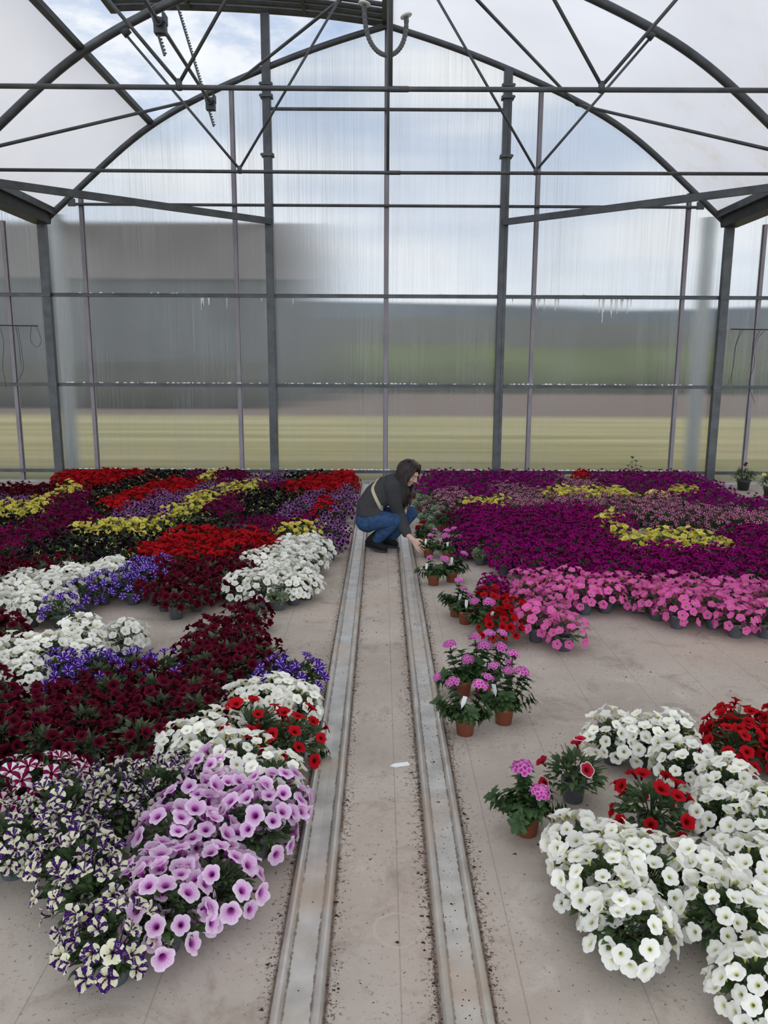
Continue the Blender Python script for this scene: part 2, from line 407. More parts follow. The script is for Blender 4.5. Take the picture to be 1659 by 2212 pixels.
# eave posts at the gable and out along the gutters
for (x, s) in ((XL, 'left'), (XR, 'right')):
    for Y in (DW - 0.05, 9.02, 6.44):
        b = MB(); b.box((x, Y, 1.85), (0.115, 0.09, 3.7)); b.box((x, Y, 0.012), (0.24, 0.2, 0.024))
        for k in (1.447, 2.727): b.box((x, Y - 0.05, k), (0.14, 0.02, 0.05))
        trim('eave_post', b, f'square steel post under the {s} gutter' + (', at the back wall' if Y > 11 else (', nine metres away' if Y > 9 else ', out of the picture beside the bed')), 'post')
    # gutter: folded channel with a sloped flank
    sg = -1 if s == 'left' else 1
    prof = [(-0.17, 0.10), (-0.13, 0.10), (-0.10, -0.06), (0.10, -0.06), (0.13, 0.10), (0.17, 0.10), (0.17, 0.085), (0.145, 0.085), (0.115, -0.08), (-0.115, -0.08), (-0.145, 0.085), (-0.17, 0.085)]
    b = MB(); n = len(prof)
    b.add([(x + p[0], Y, 3.78 + p[1]) for Y in (-6, DW - 0.02) for p in prof], [(i, (i + 1) % n, n + (i + 1) % n, n + i) for i in range(n)] + [tuple(range(n)), tuple(range(2 * n - 1, n - 1, -1))])
    trim('gutter', b, f'folded steel gutter running back along the {s} eave', 'gutter', M['steel_dark'])
    b = MB(); b.beam((x - sg * 0.19, -6, 3.87), (x - sg * 0.19, DW - 0.05, 3.87), 0.035, 0.09)
    trim('film_clamp_rail', b, f'aluminium rail clamping the roof film above the {s} gutter', 'rail', M['steel'])
# gable columns
for (x, s) in ((-1.6, 'left'), (1.728, 'right')):
    zt = 6.42 if s == 'left' else arch_z(x - XC)
    b = MB(); b.box((x, DW - 0.06, zt / 2), (0.115, 0.10, zt)); b.box((x, DW - 0.06, 0.012), (0.22, 0.2, 0.024))
    b.box((x + 0.03, DW - 0.115, 3.1), (0.03, 0.012, 5.0))
    c = trim('gable_column', b, f'tall steel column of the back wall, {s} of its centre bar', 'column')
    for z in (4.62, 5.38, 5.53):
        q = MB(); q.box((x, DW - 0.075, z), (0.17, 0.14, 0.035)); q.tube([(x - 0.095, DW - 0.13, z), (x + 0.095, DW - 0.13, z)], 0.012, 8)
        q.obj('clamp', M['steel'], c)
# glazing bars
for x in (-7.57, -5.41, -4.28, -2.10, 0.062, 2.205, 4.37, 5.485, 7.65):
    zt = arch_z(x - XC) - 0.03 if abs(x - XC) < 4.85 else 3.75
    b = MB(); b.box((x, DW + 0.022, 0.03 + (zt - 0.03) / 2), (0.07, 0.02, zt - 0.03)); b.box((x, DW - 0.012, 0.03 + (zt - 0.03) / 2), (0.05, 0.02, zt - 0.03))
    trim('glazing_bar', b, 'slim mauve-grey vertical glazing bar of the back wall, full height', 'glazing bar', M['bar'], group='vertical glazing bars of the back wall')
# cross rails
HR = [0.169, 1.447, 2.727]
for z, nm in zip(HR, ('lowest', 'second', 'third')):
    b = MB(); b.box((0, DW - 0.02, z), (19.4, 0.05, 0.04)); b.box((0, DW - 0.035, z + 0.024), (19.4, 0.03, 0.012))
    trim('cross_rail', b, f'horizontal steel rail across the whole back wall, {nm} from the floor', 'rail')
b = MB(); b.tube([(XC - 4.42, DW - 0.05, 3.968), (XC + 4.42, DW - 0.05, 3.968)], 0.021, 8)
for s in (-1, 1): b.box((XC + s * 4.45, DW - 0.05, 3.99), (0.10, 0.03, 0.10))
trim('cross_rail', b, 'round steel rail across the back wall just above gutter height', 'rail', smooth=False)
b = MB(); b.tube([(-1.6, DW - 0.07, 5.226), (1.728, DW - 0.07, 5.226)], 0.024, 8)
trim('cross_rail', b, 'short topmost rail between the two tall back columns', 'rail')
b = MB(); b.box((0, DW, 0.015), (19.4, 0.10, 0.03)); trim('trim_1', b, 'grey sill plinth along the foot of the back wall', 'sill', mat('plinth_grey', (0.4, 0.39, 0.37), 0.8, noise=(5, 0.2)))
# lime residue lying on the second rail and the sill
rnd = random.Random(3)
b = MB()
for z in (1.482, 0.204, 2.762):
    x = -4.65
    while x < 4.75:
        w = rnd.uniform(0.012, 0.075)
        if all(abs(x + w / 2 - q) > 0.16 for q in (-1.6, 1.728, XL, XR)) and rnd.random() < (0.62 if z < 2 else 0.12):
            h = rnd.uniform(0.004, 0.016); k = rnd.uniform(-0.3, 0.3) * w
            b.add([(x, DW - 0.04, z - 0.005), (x + w, DW - 0.04, z - 0.005), (x + w, DW - 0.012, z - 0.005), (x, DW - 0.012, z - 0.005), (x + w / 2 + k, DW - 0.026, z + h)], [(0, 1, 4), (1, 2, 4), (2, 3, 4), (3, 0, 4)])
        x += w * rnd.uniform(0.8, 1.5)
o = b.obj('lime_residue', M['lime']); tag(o, 'crusty white lime residue lying on the back wall rails', 'residue', kind='stuff')
# milky drips below the third rail
b = MB()
for cxx, n_, hmax in ((2.35, 6, 0.26), (3.35, 14, 0.42), (-2.6, 6, 0.22), (-1.55, 4, 0.12), (1.95, 3, 0.1)):
    for _ in range(n_):
        x = cxx + rnd.gauss(0, 0.16); h = rnd.uniform(0.04, hmax) * rnd.uniform(0.4, 1); w = rnd.uniform(0.004, 0.011); zt = 2.705 if cxx > 0 else 2.70
        b.add([(x - w * 1.6, DW - 0.012, zt), (x + w * 1.6, DW - 0.012, zt), (x + w * 0.6, DW - 0.014, zt - h), (x - w * 0.6, DW - 0.014, zt - h), (x, DW - 0.018, zt - h * 0.5)], [(0, 1, 4), (1, 2, 4), (2, 3, 4), (3, 0, 4)])
o = b.obj('lime_drips', M['lime']); tag(o, 'milky white drips run down the glazing under the third rail', 'residue', kind='stuff')

# polycarbonate sheets
bars = [-9.7, -7.57, -5.41, -4.28, -2.10, 0.062, 2.205, 4.37, 5.485, 7.65, 9.7]
levels = [0.03, 1.447, 2.727, 3.968, 6.4]
def clip_top(x0, x1, z0):
    """outline of the sheet below the arch"""
    k = 14; top = []
    for i in range(k + 1):
        x = x1 + (x0 - x1) * i / k
        z = arch_z(x - XC) - 0.02
        top.append((x, z))
    return top
wi = 0
for x0, x1 in zip(bars, bars[1:]):
    for z0, z1 in zip(levels, levels[1:]):
        inside = abs((x0 + x1) / 2 - XC) < 4.8
        outl = None
        if z0 > 3.9:
            top = [(x, max(z, z0 + 0.001)) for x, z in clip_top(x0, x1, z0)]
            if max(z for _, z in top) < z0 + 0.02: continue
            outl = [(x0, z0), (x1, z0)] + top
        elif z0 > 2.7:
            zt = 3.968
            outl = [(x0, z0), (x1, z0), (x1, zt), (x0, zt)]
        else:
            outl = [(x0, z0), (x1, z0), (x1, z1), (x0, z1)]
        clean = []
        for p in outl:
            if not clean or (abs(p[0] - clean[-1][0]) + abs(p[1] - clean[-1][1])) > 1e-4: clean.append(p)
        n = len(clean); b = MB()
        b.add([(p[0], Y, p[1]) for Y in (DW, DW + 0.010) for p in clean], [tuple(range(n)), tuple(range(2 * n - 1, n - 1, -1))] + [(i, n + i, n + (i + 1) % n, (i + 1) % n) for i in range(n)])
        wi += 1
        o = b.obj(f'window_{wi}', M['poly'])
        row = {0: 'bottom', 1: 'second', 2: 'third', 3: 'arched top'}[levels.index(z0)]
        tag(o, f'hazy ribbed polycarbonate sheet in the {row} row of the back wall', 'window', f'polycarbonate sheets of the {row} row', 'structure')

# ------------------------------------------------------------------ roof film
def film(name, side, q0, q1, label, mt, cx=XC):
    """film between two places on the half arch (0 ridge .. 1 eave), inflated a little between the trusses"""
    k = len(HALF) - 1; b = MB()
    qs = [q0 + (q1 - q0) * i / 26 for i in range(27)]
    ys = np.linspace(-5.0, DW + 0.05, 54)
    vs = []
    for q in qs:
        f = q * k; i = min(int(f), k - 1); p = HALF[i].lerp(HALF[i + 1], f - i)
        t = (HALF[i + 1] - HALF[i]).normalized(); nrm = Vector((-t.y, t.x))
        nrm = nrm if nrm.y > 0 else -nrm
        for y in ys:
            ph = ((y - 1.28) / 2.58) % 1.0
            bul = 0.05 + 0.06 * math.sin(math.pi * ph) * math.sin(math.pi * (q - q0) / (q1 - q0)) ** 0.5
            if q in (q0, q1): bul += 0.012 * math.sin(y * 7.0)
            vs.append((cx + side * (p.x + nrm.x * bul), y, p.y + nrm.y * bul + 0.02))
    m_ = len(ys)
    b.add(vs, [(i * m_ + j, i * m_ + j + 1, (i + 1) * m_ + j + 1, (i + 1) * m_ + j) for i in range(26) for j in range(m_ - 1)])
    o = b.obj(name, mt, smooth=True); tag(o, label, 'roof film', kind='structure'); return o
film('ceiling', 1, 0.0, 0.985, 'white translucent roof film over the right slope, stained above the gutter', M['film_stained'])
QV = None
for i, p in enumerate(HALF):
    if p.x > 3.22: QV = i / (len(HALF) - 1); break
film('ceiling', -1, QV, 0.985, 'white translucent roof film on the lower left slope below the open vent', M['film'])
for s in (-1, 1):
    film('ceiling', 1, 0.0, 0.985, f'white roof film of the neighbouring bay beyond the {"left" if s < 0 else "right"} gutter, outer slope', M['film'], XC + s * 9.78)
    film('ceiling', -1, 0.0, 0.985, f'white roof film of the neighbouring bay beyond the {"left" if s < 0 else "right"} gutter, inner slope', M['film'], XC + s * 9.78)
# vent opening: edge rail, ridge rail, raised flap
pv = HALF[int(round(QV * (len(HALF) - 1)))]
b = MB(); b.beam((XC - pv.x + 0.01, -5, pv.y + 0.05), (XC - pv.x + 0.01, DW - 0.03, pv.y + 0.05), 0.075, 0.06)
trim('vent_sill_rail', b, 'dark rail edging the roof film along the lower side of the open vent', 'rail', M['steel_dark'])
b = MB(); b.beam((XC, -5, 6.34), (XC, DW + 0.1, 6.34), 0.14, 0.08); trim('ridge_rail', b, 'steel ridge rail running along the top of the roof', 'rail')
flap = empty('roof_vent_flap', (XC, DW, 6.36))
tag(flap, 'raised roof vent flap standing open on the left of the ridge', 'roof vent', kind='structure')
fp = [(0.0, 6.36), (-0.9, 6.47), (-1.8, 6.53), (-2.7, 6.56), (-3.4, 6.555), (-3.75, 6.54)]
fpt = [Vector((XC + p.x, 0, p.y)) for p in [Vector(q) for q in smooth([(a, c) for a, c in fp], 4)]]
b = MB(); ys = np.linspace(-5, DW + 0.08, 30); m_ = len(ys)
b.add([(p.x, y, p.z + 0.05) for p in fpt for y in ys], [(i * m_ + j, i * m_ + j + 1, (i + 1) * m_ + j + 1, (i + 1) * m_ + j) for i in range(len(fpt) - 1) for j in range(m_ - 1)])
def fpart(name, bm, mt, sm=False):
    o = bm.obj(name, mt, flap, smooth=sm); o.location = (-XC, -DW, -6.36)
fpart('film', b, M['film'], True)
for dy, rr in ((0.06, 0.055), (-0.08, 0.045), (-0.24, 0.04), (-0.42, 0.035)):
    b = MB(); b.tube([(p.x, DW + dy, p.z + (0.0 if dy > 0 else 0.03)) for p in fpt], rr, 8); fpart('end_rail', b, M['steel'])
for Y in (9.02, 6.44):
    b = MB(); b.tube([(p.x, Y, p.z) for p in fpt], 0.025, 8); fpart('rib', b, M['steel'])
b = MB(); b.beam((fpt[-1].x, -5, 6.52), (fpt[-1].x, DW + 0.08, 6.52), 0.08, 0.10); fpart('edge_rail', b, M['steel_dark'])
for q in (5, 12):
    p = fpt[q]; b = MB(); b.beam((p.x, DW - 1.2, p.z - 0.02), (p.x, DW + 0.05, p.z - 0.02), 0.04, 0.05); fpart('purlin', b, M['steel_dark'])

# vent drive: torque tube with rack and pinion at the gable and one truss on
vd = empty('vent_drive', (-2.35, DW, 5.35)); tag(vd, 'rack and pinion drive with its long torque tube below the open roof vent', 'vent drive')
def vpart(name, bm, mt=M['steel_dark'], par=None):
    o = bm.obj(name, mt, par or vd); o.location = (2.35, -DW, -5.35) if par is None else (0, 0, 0); return o
TA = atY(455, 222, DW - 0.25); TX, TZ = TA.x, TA.z
b = MB(); b.tube([(TX, 3.0, TZ), (TX, DW - 0.15, TZ)], 0.022, 10); vpart('torque_tube', b, M['steel'])
for Y in (DW - 0.25, 8.92):
    b = MB(); b.box((TX, Y, TZ - 0.02), (0.12, 0.10, 0.15)); b.box((TX + 0.05, Y, TZ + 0.05), (0.03, 0.13, 0.09)); b.tube([(TX, Y - 0.09, TZ), (TX, Y + 0.09, TZ)], 0.045, 12)
    vpart('pinion_housing', b)
    # rack bar from below the pinion up to the flap edge
    a0 = Vector((TX + 0.03, Y, TZ - 0.30)); a1 = Vector((TX - 0.42, Y, 6.5))
    b = MB(); b.beam(a0, a1, 0.022, 0.03, (0, 1, 0))
    d = (a1 - a0); k = 46
    for i in range(k):
        p = a0 + d * (i + 0.5) / k
        b.beam(p - d * 0.3 / k + Vector((0.018, 0, 0.008)), p + d * 0.2 / k + Vector((0.018, 0, 0.008)), 0.02, 0.012, (0, 1, 0))
    vpart('rack_bar', b, M['steel'])

# braces between gable and next truss
def brace(a, c, r_, label, flat=None):
    b = MB()
    if flat: b.beam(a, c, flat[0], flat[1])
    else: b.tube([a, c], r_, 8)
    trim('brace', b, label, 'brace', smooth=not flat)
brace(atY(585, 478, DW - 0.12), (XL + 0.05, 9.02, 3.76), 0, 'flat steel brace from the left back column out to the left gutter', (0.05, 0.085))
brace(atY(1088, 480, DW - 0.12), (XR - 0.05, 9.02, 3.76), 0, 'flat steel brace from the right back column out to the right gutter', (0.05, 0.085))
brace(atY(432, 213, DW - 0.08), (XL + 0.12, 9.02, 3.95), 0.02, 'round wind brace sloping down from the left of the gable arch')
brace(atY(1246, 226, DW - 0.08), (XR - 0.12, 9.02, 3.95), 0.02, 'round wind brace sloping down from the right of the gable arch')
brace(atY(1246, 226, DW - 0.08), (XC + 0.22, 9.02, 6.2), 0.02, 'round wind brace rising from the right of the gable arch to the ridge')
brace(atY(512, 178, DW - 0.08), (XC + 0.0, 9.02, 5.9), 0.02, 'round wind brace rising from the left of the gable arch to the ridge')

# air hose loop between the film layers
h0, h1 = atY(787, 10, 10.9), atY(878, 36, 10.9)
hs = empty('air_hose', (XC, 10.9, 6.2)); tag(hs, 'ribbed grey air hose looping down under the ridge between two flanges', 'hose')
pts = []
for i in range(61):
    t = i / 60; x = h0.x + (h1.x - h0.x) * (0.5 - 0.5 * math.cos(math.pi * t)) ; z = (h0.z + (h1.z - h0.z) * t) - 0.52 * math.sin(math.pi * t) ** 0.75
    pts.append(Vector((x, 10.9, z)))
b = MB(); b.tube(pts, [0.034 if i % 2 else 0.027 for i in range(61)], 10); o = b.obj('hose', M['hose'], hs); o.location = (-XC, -10.9, -6.2)
for p, tl in ((h0, 0.2), (h1, -0.35)):
    b = MB(); b.lathe([(0.0, 0.02), (0.075, 0.02), (0.08, 0.008), (0.075, 0.0), (0.0, 0.0)], 20); o = b.obj('flange', M['white'], hs)
    o.location = (p.x - XC, p.y - 10.9, p.z - 6.2); o.rotation_euler = (0, tl, 0)

# hanging drip wires at both edges
def wires(pxs, pyr, Y, label, loops):
    a, c = atY(pxs[0], pyr, Y), atY(pxs[1], pyr + 2, Y)
    w = empty('hanging_wire_rod', (a.x, Y, a.z)); tag(w, label, 'wire rod')
    b = MB(); b.tube([a, c], 0.009, 6); o = b.obj('rod', M['black'], w); o.location = -Vector((a.x, Y, a.z))
    for L in loops:
        b = MB(); b.tube(smooth([atY(px, py, Y) for px, py in L], 5), 0.0035, 5); o = b.obj('wire', M['black'], w); o.location = -Vector((a.x, Y, a.z))
def flat_smooth(pts): return smooth(pts)
wires((-60, 82), 702, 11.2, 'thin black rod with dangling wires at the left back corner',
      [[(38, 703), (47, 760), (50, 800), (33, 830)], [(68, 703), (66, 735), (80, 750), (89, 735), (80, 710), (74, 703)], [(-2, 703), (8, 740), (6, 790), (14, 838)], [(34, 703), (41, 745), (46, 790)]])
wires((1578, 1720), 711, 11.2, 'thin black rod with dangling wires at the right back corner',
      [[(1605, 713), (1590, 745), (1585, 790), (1572, 832)], [(1600, 713), (1588, 750), (1582, 800), (1579, 830)], [(1642, 714), (1627, 745), (1630, 785), (1618, 830), (1631, 870)], [(1652, 714), (1632, 740), (1622, 790)]])

# ------------------------------------------------------------------ outside
for px, nm in ((148, 'left'), (1500, 'right')):
    p = atY(px, 900, 12.5); b = MB(); b.tube([(p.x, 12.5, -0.06), (p.x, 12.5, 4.0)], 0.11, 14); b.tube([(p.x, 12.5, -0.06), (p.x, 12.5, 0.02)], 0.18, 14)
    trim('outside_post', b, f'blurred grey round post standing outside behind the {nm} end of the wall', 'post', mat('concrete_post', (0.33, 0.35, 0.35), 0.8), smooth=False)
def blob_hedge(name, x0, x1, Y, h, col, label, seed, depth=5.0, cat='hedge', kind=None):
    rr = random.Random(seed); b = MB(); n = int((x1 - x0) / (h * 0.35))
    for i in range(n):
        cx_ = x0 + (x1 - x0) * (i + rr.random()) / n; s = h * rr.uniform(0.5, 0.75); cz = h - s + rr.uniform(-0.25, 0.1) * h
        cy_ = Y + rr.uniform(-0.5, 0.5) * depth
        vs = []; fs = []
        for a in range(7):
            for c in range(10):
                th, ph = math.pi * a / 6, 2 * math.pi * c / 10; k = s * rr.uniform(0.85, 1.12)
                vs.append((cx_ + k * math.sin(th) * math.cos(ph), cy_ + k * math.sin(th) * math.sin(ph), max(-0.06, cz + k * math.cos(th))))
        for a in range(6):
            for c in range(10): fs.append((a * 10 + c, (a + 1) * 10 + c, (a + 1) * 10 + (c + 1) % 10, a * 10 + (c + 1) % 10))
        b.add(vs, fs)
    b.box(((x0 + x1) / 2, Y, h * 0.3), (x1 - x0, depth, h * 0.6))
    o = b.obj(name, mat(name + '_leaves', col, 1.0, spec=0.0, noise=(0.5, 0.45)), smooth=True); tag(o, label, cat, kind=kind or 'stuff'); return o
blob_hedge('hedge', -2.5, 30.0, 66, 3.9, (0.055, 0.068, 0.018), 'dark green hedge along the far side of the ploughed strip', 5)
blob_hedge('hedge', -34.0, -5.0, 36.5, 2.0, (0.03, 0.03, 0.021), 'low brownish hedge in front of the grey building', 6)
def ridge(name, Y, pts, col, label):
    b = MB(); n = len(pts); P = [Vector(p) for p in smooth(pts, 6)]
    vs = []
    for p in P: vs += [(p.x, Y, -0.06), (p.x, Y, p.y), (p.x, Y + 90, p.y * 0.9), (p.x, Y + 160, -0.06)]
    b.add(vs, [(4 * i + j, 4 * i + 4 + j, 4 * i + 5 + j, 4 * i + 1 + j) for i in range(len(P) - 1) for j in range(3)])
    o = b.obj(name, mat(name + '_' + str(int(Y)), col, 1.0, spec=0.0, noise=(0.02, 0.3)), smooth=True); tag(o, label, 'hill', kind='structure')
ridge('hill', 320, [(-420, 42), (-200, 34), (-60, 29), (60, 27), (110, 25), (160, 27), (420, 30)], (0.042, 0.053, 0.060), 'grey wooded hill on the skyline outside')
ridge('hill', 180, [(-300, 20), (-120, 16), (-20, 13), (20, 13.5), (60, 12), (300, 9)], (0.045, 0.045, 0.036), 'darker near slope below the wooded hill outside')
bd = empty('farm_building', (-12, 40, 0)); tag(bd, 'large blurred grey building with a brownish upper band outside, behind the left of the wall', 'building')
b = MB(); b.box((-13.3, 8.0, 3.1), (36, 12, 6.3)); b.obj('wall', mat('shed_wall', (0.035, 0.038, 0.036), 0.9, noise=(0.6, 0.25)), bd).location = (3.3, 0, 0)
b = MB(); b.box((-13.3, 8.0, 7.65), (36.4, 12.4, 2.8)); b.obj('upper_band', mat('shed_fascia', (0.085, 0.072, 0.064), 0.9, noise=(0.6, 0.2)), bd).location = (3.3, 0, 0)

# ------------------------------------------------------------------ trolley rails let into the floor
def rail_mat():
    mt = mat('rail_zinc', (0.50, 0.47, 0.42), 0.34, 0.45, noise=(9, 0.22), bump=(60, 0.12, 0.002)); nt = mt.node_tree; b = nt.nodes['Principled BSDF']
    col = b.inputs['Base Color'].links[0].from_socket
    uv = N(nt, 'ShaderNodeUVMap'); sp = N(nt, 'ShaderNodeSeparateXYZ'); nt.links.new(uv.outputs[0], sp.inputs[0])
    tc = N(nt, 'ShaderNodeTexCoord'); nz = N(nt, 'ShaderNodeTexNoise', i_Scale=45.0, i_Detail=5.0, i_Roughness=0.7); nt.links.new(tc.outputs['Object'], nz.inputs['Vector'])
    e = math_(nt, 'ABSOLUTE', math_(nt, 'SUBTRACT', math_(nt, 'ABSOLUTE', math_(nt, 'SUBTRACT', sp.outputs[0], 0.5)), 0.262))   # the groove inside each lip
    q = math_(nt, 'SUBTRACT', math_(nt, 'ADD', nz.outputs[0], 0.06), math_(nt, 'MULTIPLY', e, 7.0))
    rp = ramp(nt, [(0.40, 0.0), (0.52, 0.85)]); nt.links.new(q, rp.inputs[0])
    c = mixc(nt, rp.outputs[0], col, (0.11, 0.075, 0.05))
    n2 = N(nt, 'ShaderNodeTexNoise', i_Scale=3.0, i_Detail=4.0); nt.links.new(tc.outputs['Object'], n2.inputs['Vector'])
    r2 = ramp(nt, [(0.48, 0.0), (0.66, 0.6)]); nt.links.new(n2.outputs[0], r2.inputs[0])
    c = mixc(nt, r2.outputs[0], c, (0.50, 0.37, 0.26))
    nt.links.new(c, b.inputs['Base Color'])
    nt.links.new(math_(nt, 'MULTIPLY', math_(nt, 'SUBTRACT', 1.0, rp.outputs[0]), 0.45), b.inputs['Metallic'])
    return mt
M['rail'] = rail_mat()
M['soil'] = mat('potting_soil', (0.045, 0.03, 0.022), 0.95, spec=0.1, noise=(60, 0.4))
def rail(x0, x1, y0, y1, label):
    w = x1 - x0
    prof = [(0, 0.0), (0.002, 0.014), (0.008, 0.025), (0.016, 0.029), (0.024, 0.025), (0.029, 0.014), (0.032, 0.005), (w / 2, 0.003), (w - 0.032, 0.005), (w - 0.029, 0.014), (w - 0.024, 0.025), (w - 0.016, 0.029), (w - 0.008, 0.025), (w - 0.002, 0.014), (w, 0.0)]
    b = MB(); n = len(prof)
    b.add([(x0 + p[0], y, p[1]) for y in (y0, y1) for p in prof], [(i, n + i, n + i + 1, i + 1) for i in range(n - 1)], [(p[0] / w, 0.5) for y in (y0, y1) for p in prof])
    o = b.obj('trolley_rail', M['rail']); tag(o, label, 'rail', 'trolley rails down the aisle', 'structure'); return o
for (x0, x1, nm) in ((-0.291, -0.150, 'left'), (0.168, 0.306, 'right')):
    for (y0, y1, wh) in ((-1.0, 6.262, 'from the camera to the joint near the woman'), (6.270, 11.5, 'from the joint back to the glazed wall')):
        rail(x0, x1, y0, y1, f'{nm} zinc trolley rail down the aisle, stretch {wh}')
    b = MB(); b.box(((x0 + x1) / 2, 6.266, 0.004), (x1 - x0 - 0.02, 0.03, 0.006)); o = b.obj('rail_joint', M['rail']); tag(o, f'joint strip across the {nm} trolley rail', 'joint', kind='structure')
# soil crumbs strewn along the rails and over the fabric
rc = random.Random(11); b = MB()
def crumb(x, y, z, s):
    vs = [(x + s * rc.uniform(0.5, 1) * math.cos(a) * (1.5 if k else 1), y + s * rc.uniform(0.5, 1) * math.sin(a), z) for k, a in enumerate([rc.random() * 0.8 + i * 1.57 for i in range(4)])]
    vs.append((x, y, z + s * rc.uniform(0.3, 0.7)))
    b.add(vs, [(0, 1, 4), (1, 2, 4), (2, 3, 4), (3, 0, 4)])
for _ in range(8200):
    e = rc.choice((-0.291, -0.15, 0.168, 0.306, 0.306, 0.168, 0.235)); y = rc.uniform(1.5, 7.5)
    x = e + rc.gauss(0, 0.013) + (-0.012 if e in (-0.291, 0.168) else 0.012)
    inr = (-0.288 < x < -0.153) or (0.171 < x < 0.303)
    if e == 0.235 and (y > 4.2 or rc.random() < 0.4): continue
    if e == 0.235: x = 0.235 + rc.gauss(0, 0.03)
    crumb(x, y, 0.0035 if inr else 0.0, rc.uniform(0.0012, 0.004) * (1 if rc.random() < 0.93 else 2.2))
for _ in range(4200):
    x, y = rc.uniform(-3, 4), rc.uniform(1.5, 7.5) ** 1.0
    crumb(x, y, 0.0035 if (-0.288 < x < -0.153 or 0.171 < x < 0.303) else 0.0, rc.uniform(0.001, 0.0035) * (1 if rc.random() < 0.9 else 2.5))
o = b.obj('soil_crumbs', M['soil']); tag(o, 'dark soil crumbs strewn over the fabric and along the rails', 'soil', kind='stuff')

# ------------------------------------------------------------------ plant materials
def leaf_mat(name, c1, c2, edge=None):
    mt = bpy.data.materials.new(name); mt.use_nodes = True; nt = mt.node_tree; b = nt.nodes['Principled BSDF']
    uv = N(nt, 'ShaderNodeUVMap'); sp = N(nt, 'ShaderNodeSeparateXYZ'); nt.links.new(uv.outputs[0], sp.inputs[0])
    rp = ramp(nt, [(0.0, c1), (1.0, c2)]); nt.links.new(sp.outputs[1], rp.inputs[0]); col = rp.outputs[0]
    vein = math_(nt, 'LESS_THAN', math_(nt, 'ABSOLUTE', math_(nt, 'SUBTRACT', sp.outputs[0], 0.5)), 0.045)
    col = mixc(nt, math_(nt, 'MULTIPLY', vein, 0.35), col, tuple(min(1, x * 2.2) for x in c2))
    if edge:
        e = math_(nt, 'GREATER_THAN', math_(nt, 'ABSOLUTE', math_(nt, 'SUBTRACT', sp.outputs[0], 0.5)), 0.30)
        col = mixc(nt, e, col, edge)
    nt.links.new(col, b.inputs['Base Color']); b.inputs['Roughness'].default_value = 0.55; b.inputs['Specular IOR Level'].default_value = 0.35
    tl = N(nt, 'ShaderNodeBsdfTranslucent'); nt.links.new(mixc(nt, 0.5, col, (0.12, 0.2, 0.03)), tl.inputs[0])
    mx = N(nt, 'ShaderNodeMixShader'); mx.inputs[0].default_value = 0.18
    nt.links.new(b.outputs[0], mx.inputs[1]); nt.links.new(tl.outputs[0], mx.inputs[2])
    nt.links.new(mx.outputs[0], nt.nodes['Material Output'].inputs[0])
    return mt
M['leaf'] = leaf_mat('petunia_leaf', (0.028, 0.052, 0.018), (0.060, 0.105, 0.032))
M['leaf_grey'] = leaf_mat('grey_green_leaf', (0.05, 0.07, 0.035), (0.13, 0.16, 0.08))
M['leaf_verbena'] = leaf_mat('verbena_leaf', (0.022, 0.05, 0.016), (0.05, 0.10, 0.03))
M['leaf_edge'] = leaf_mat('white_edged_leaf', (0.035, 0.075, 0.03), (0.08, 0.14, 0.06), (0.34, 0.40, 0.28))
M['grey_pot'] = mat('grey_pot_plastic', (0.135, 0.155, 0.18), 0.5, noise=(20, 0.1))
M['terra_pot'] = mat('terracotta_pot_plastic', (0.30, 0.085, 0.042), 0.5, noise=(20, 0.12))
M['dark_pot'] = mat('dark_pot_plastic', (0.04, 0.042, 0.047), 0.5)

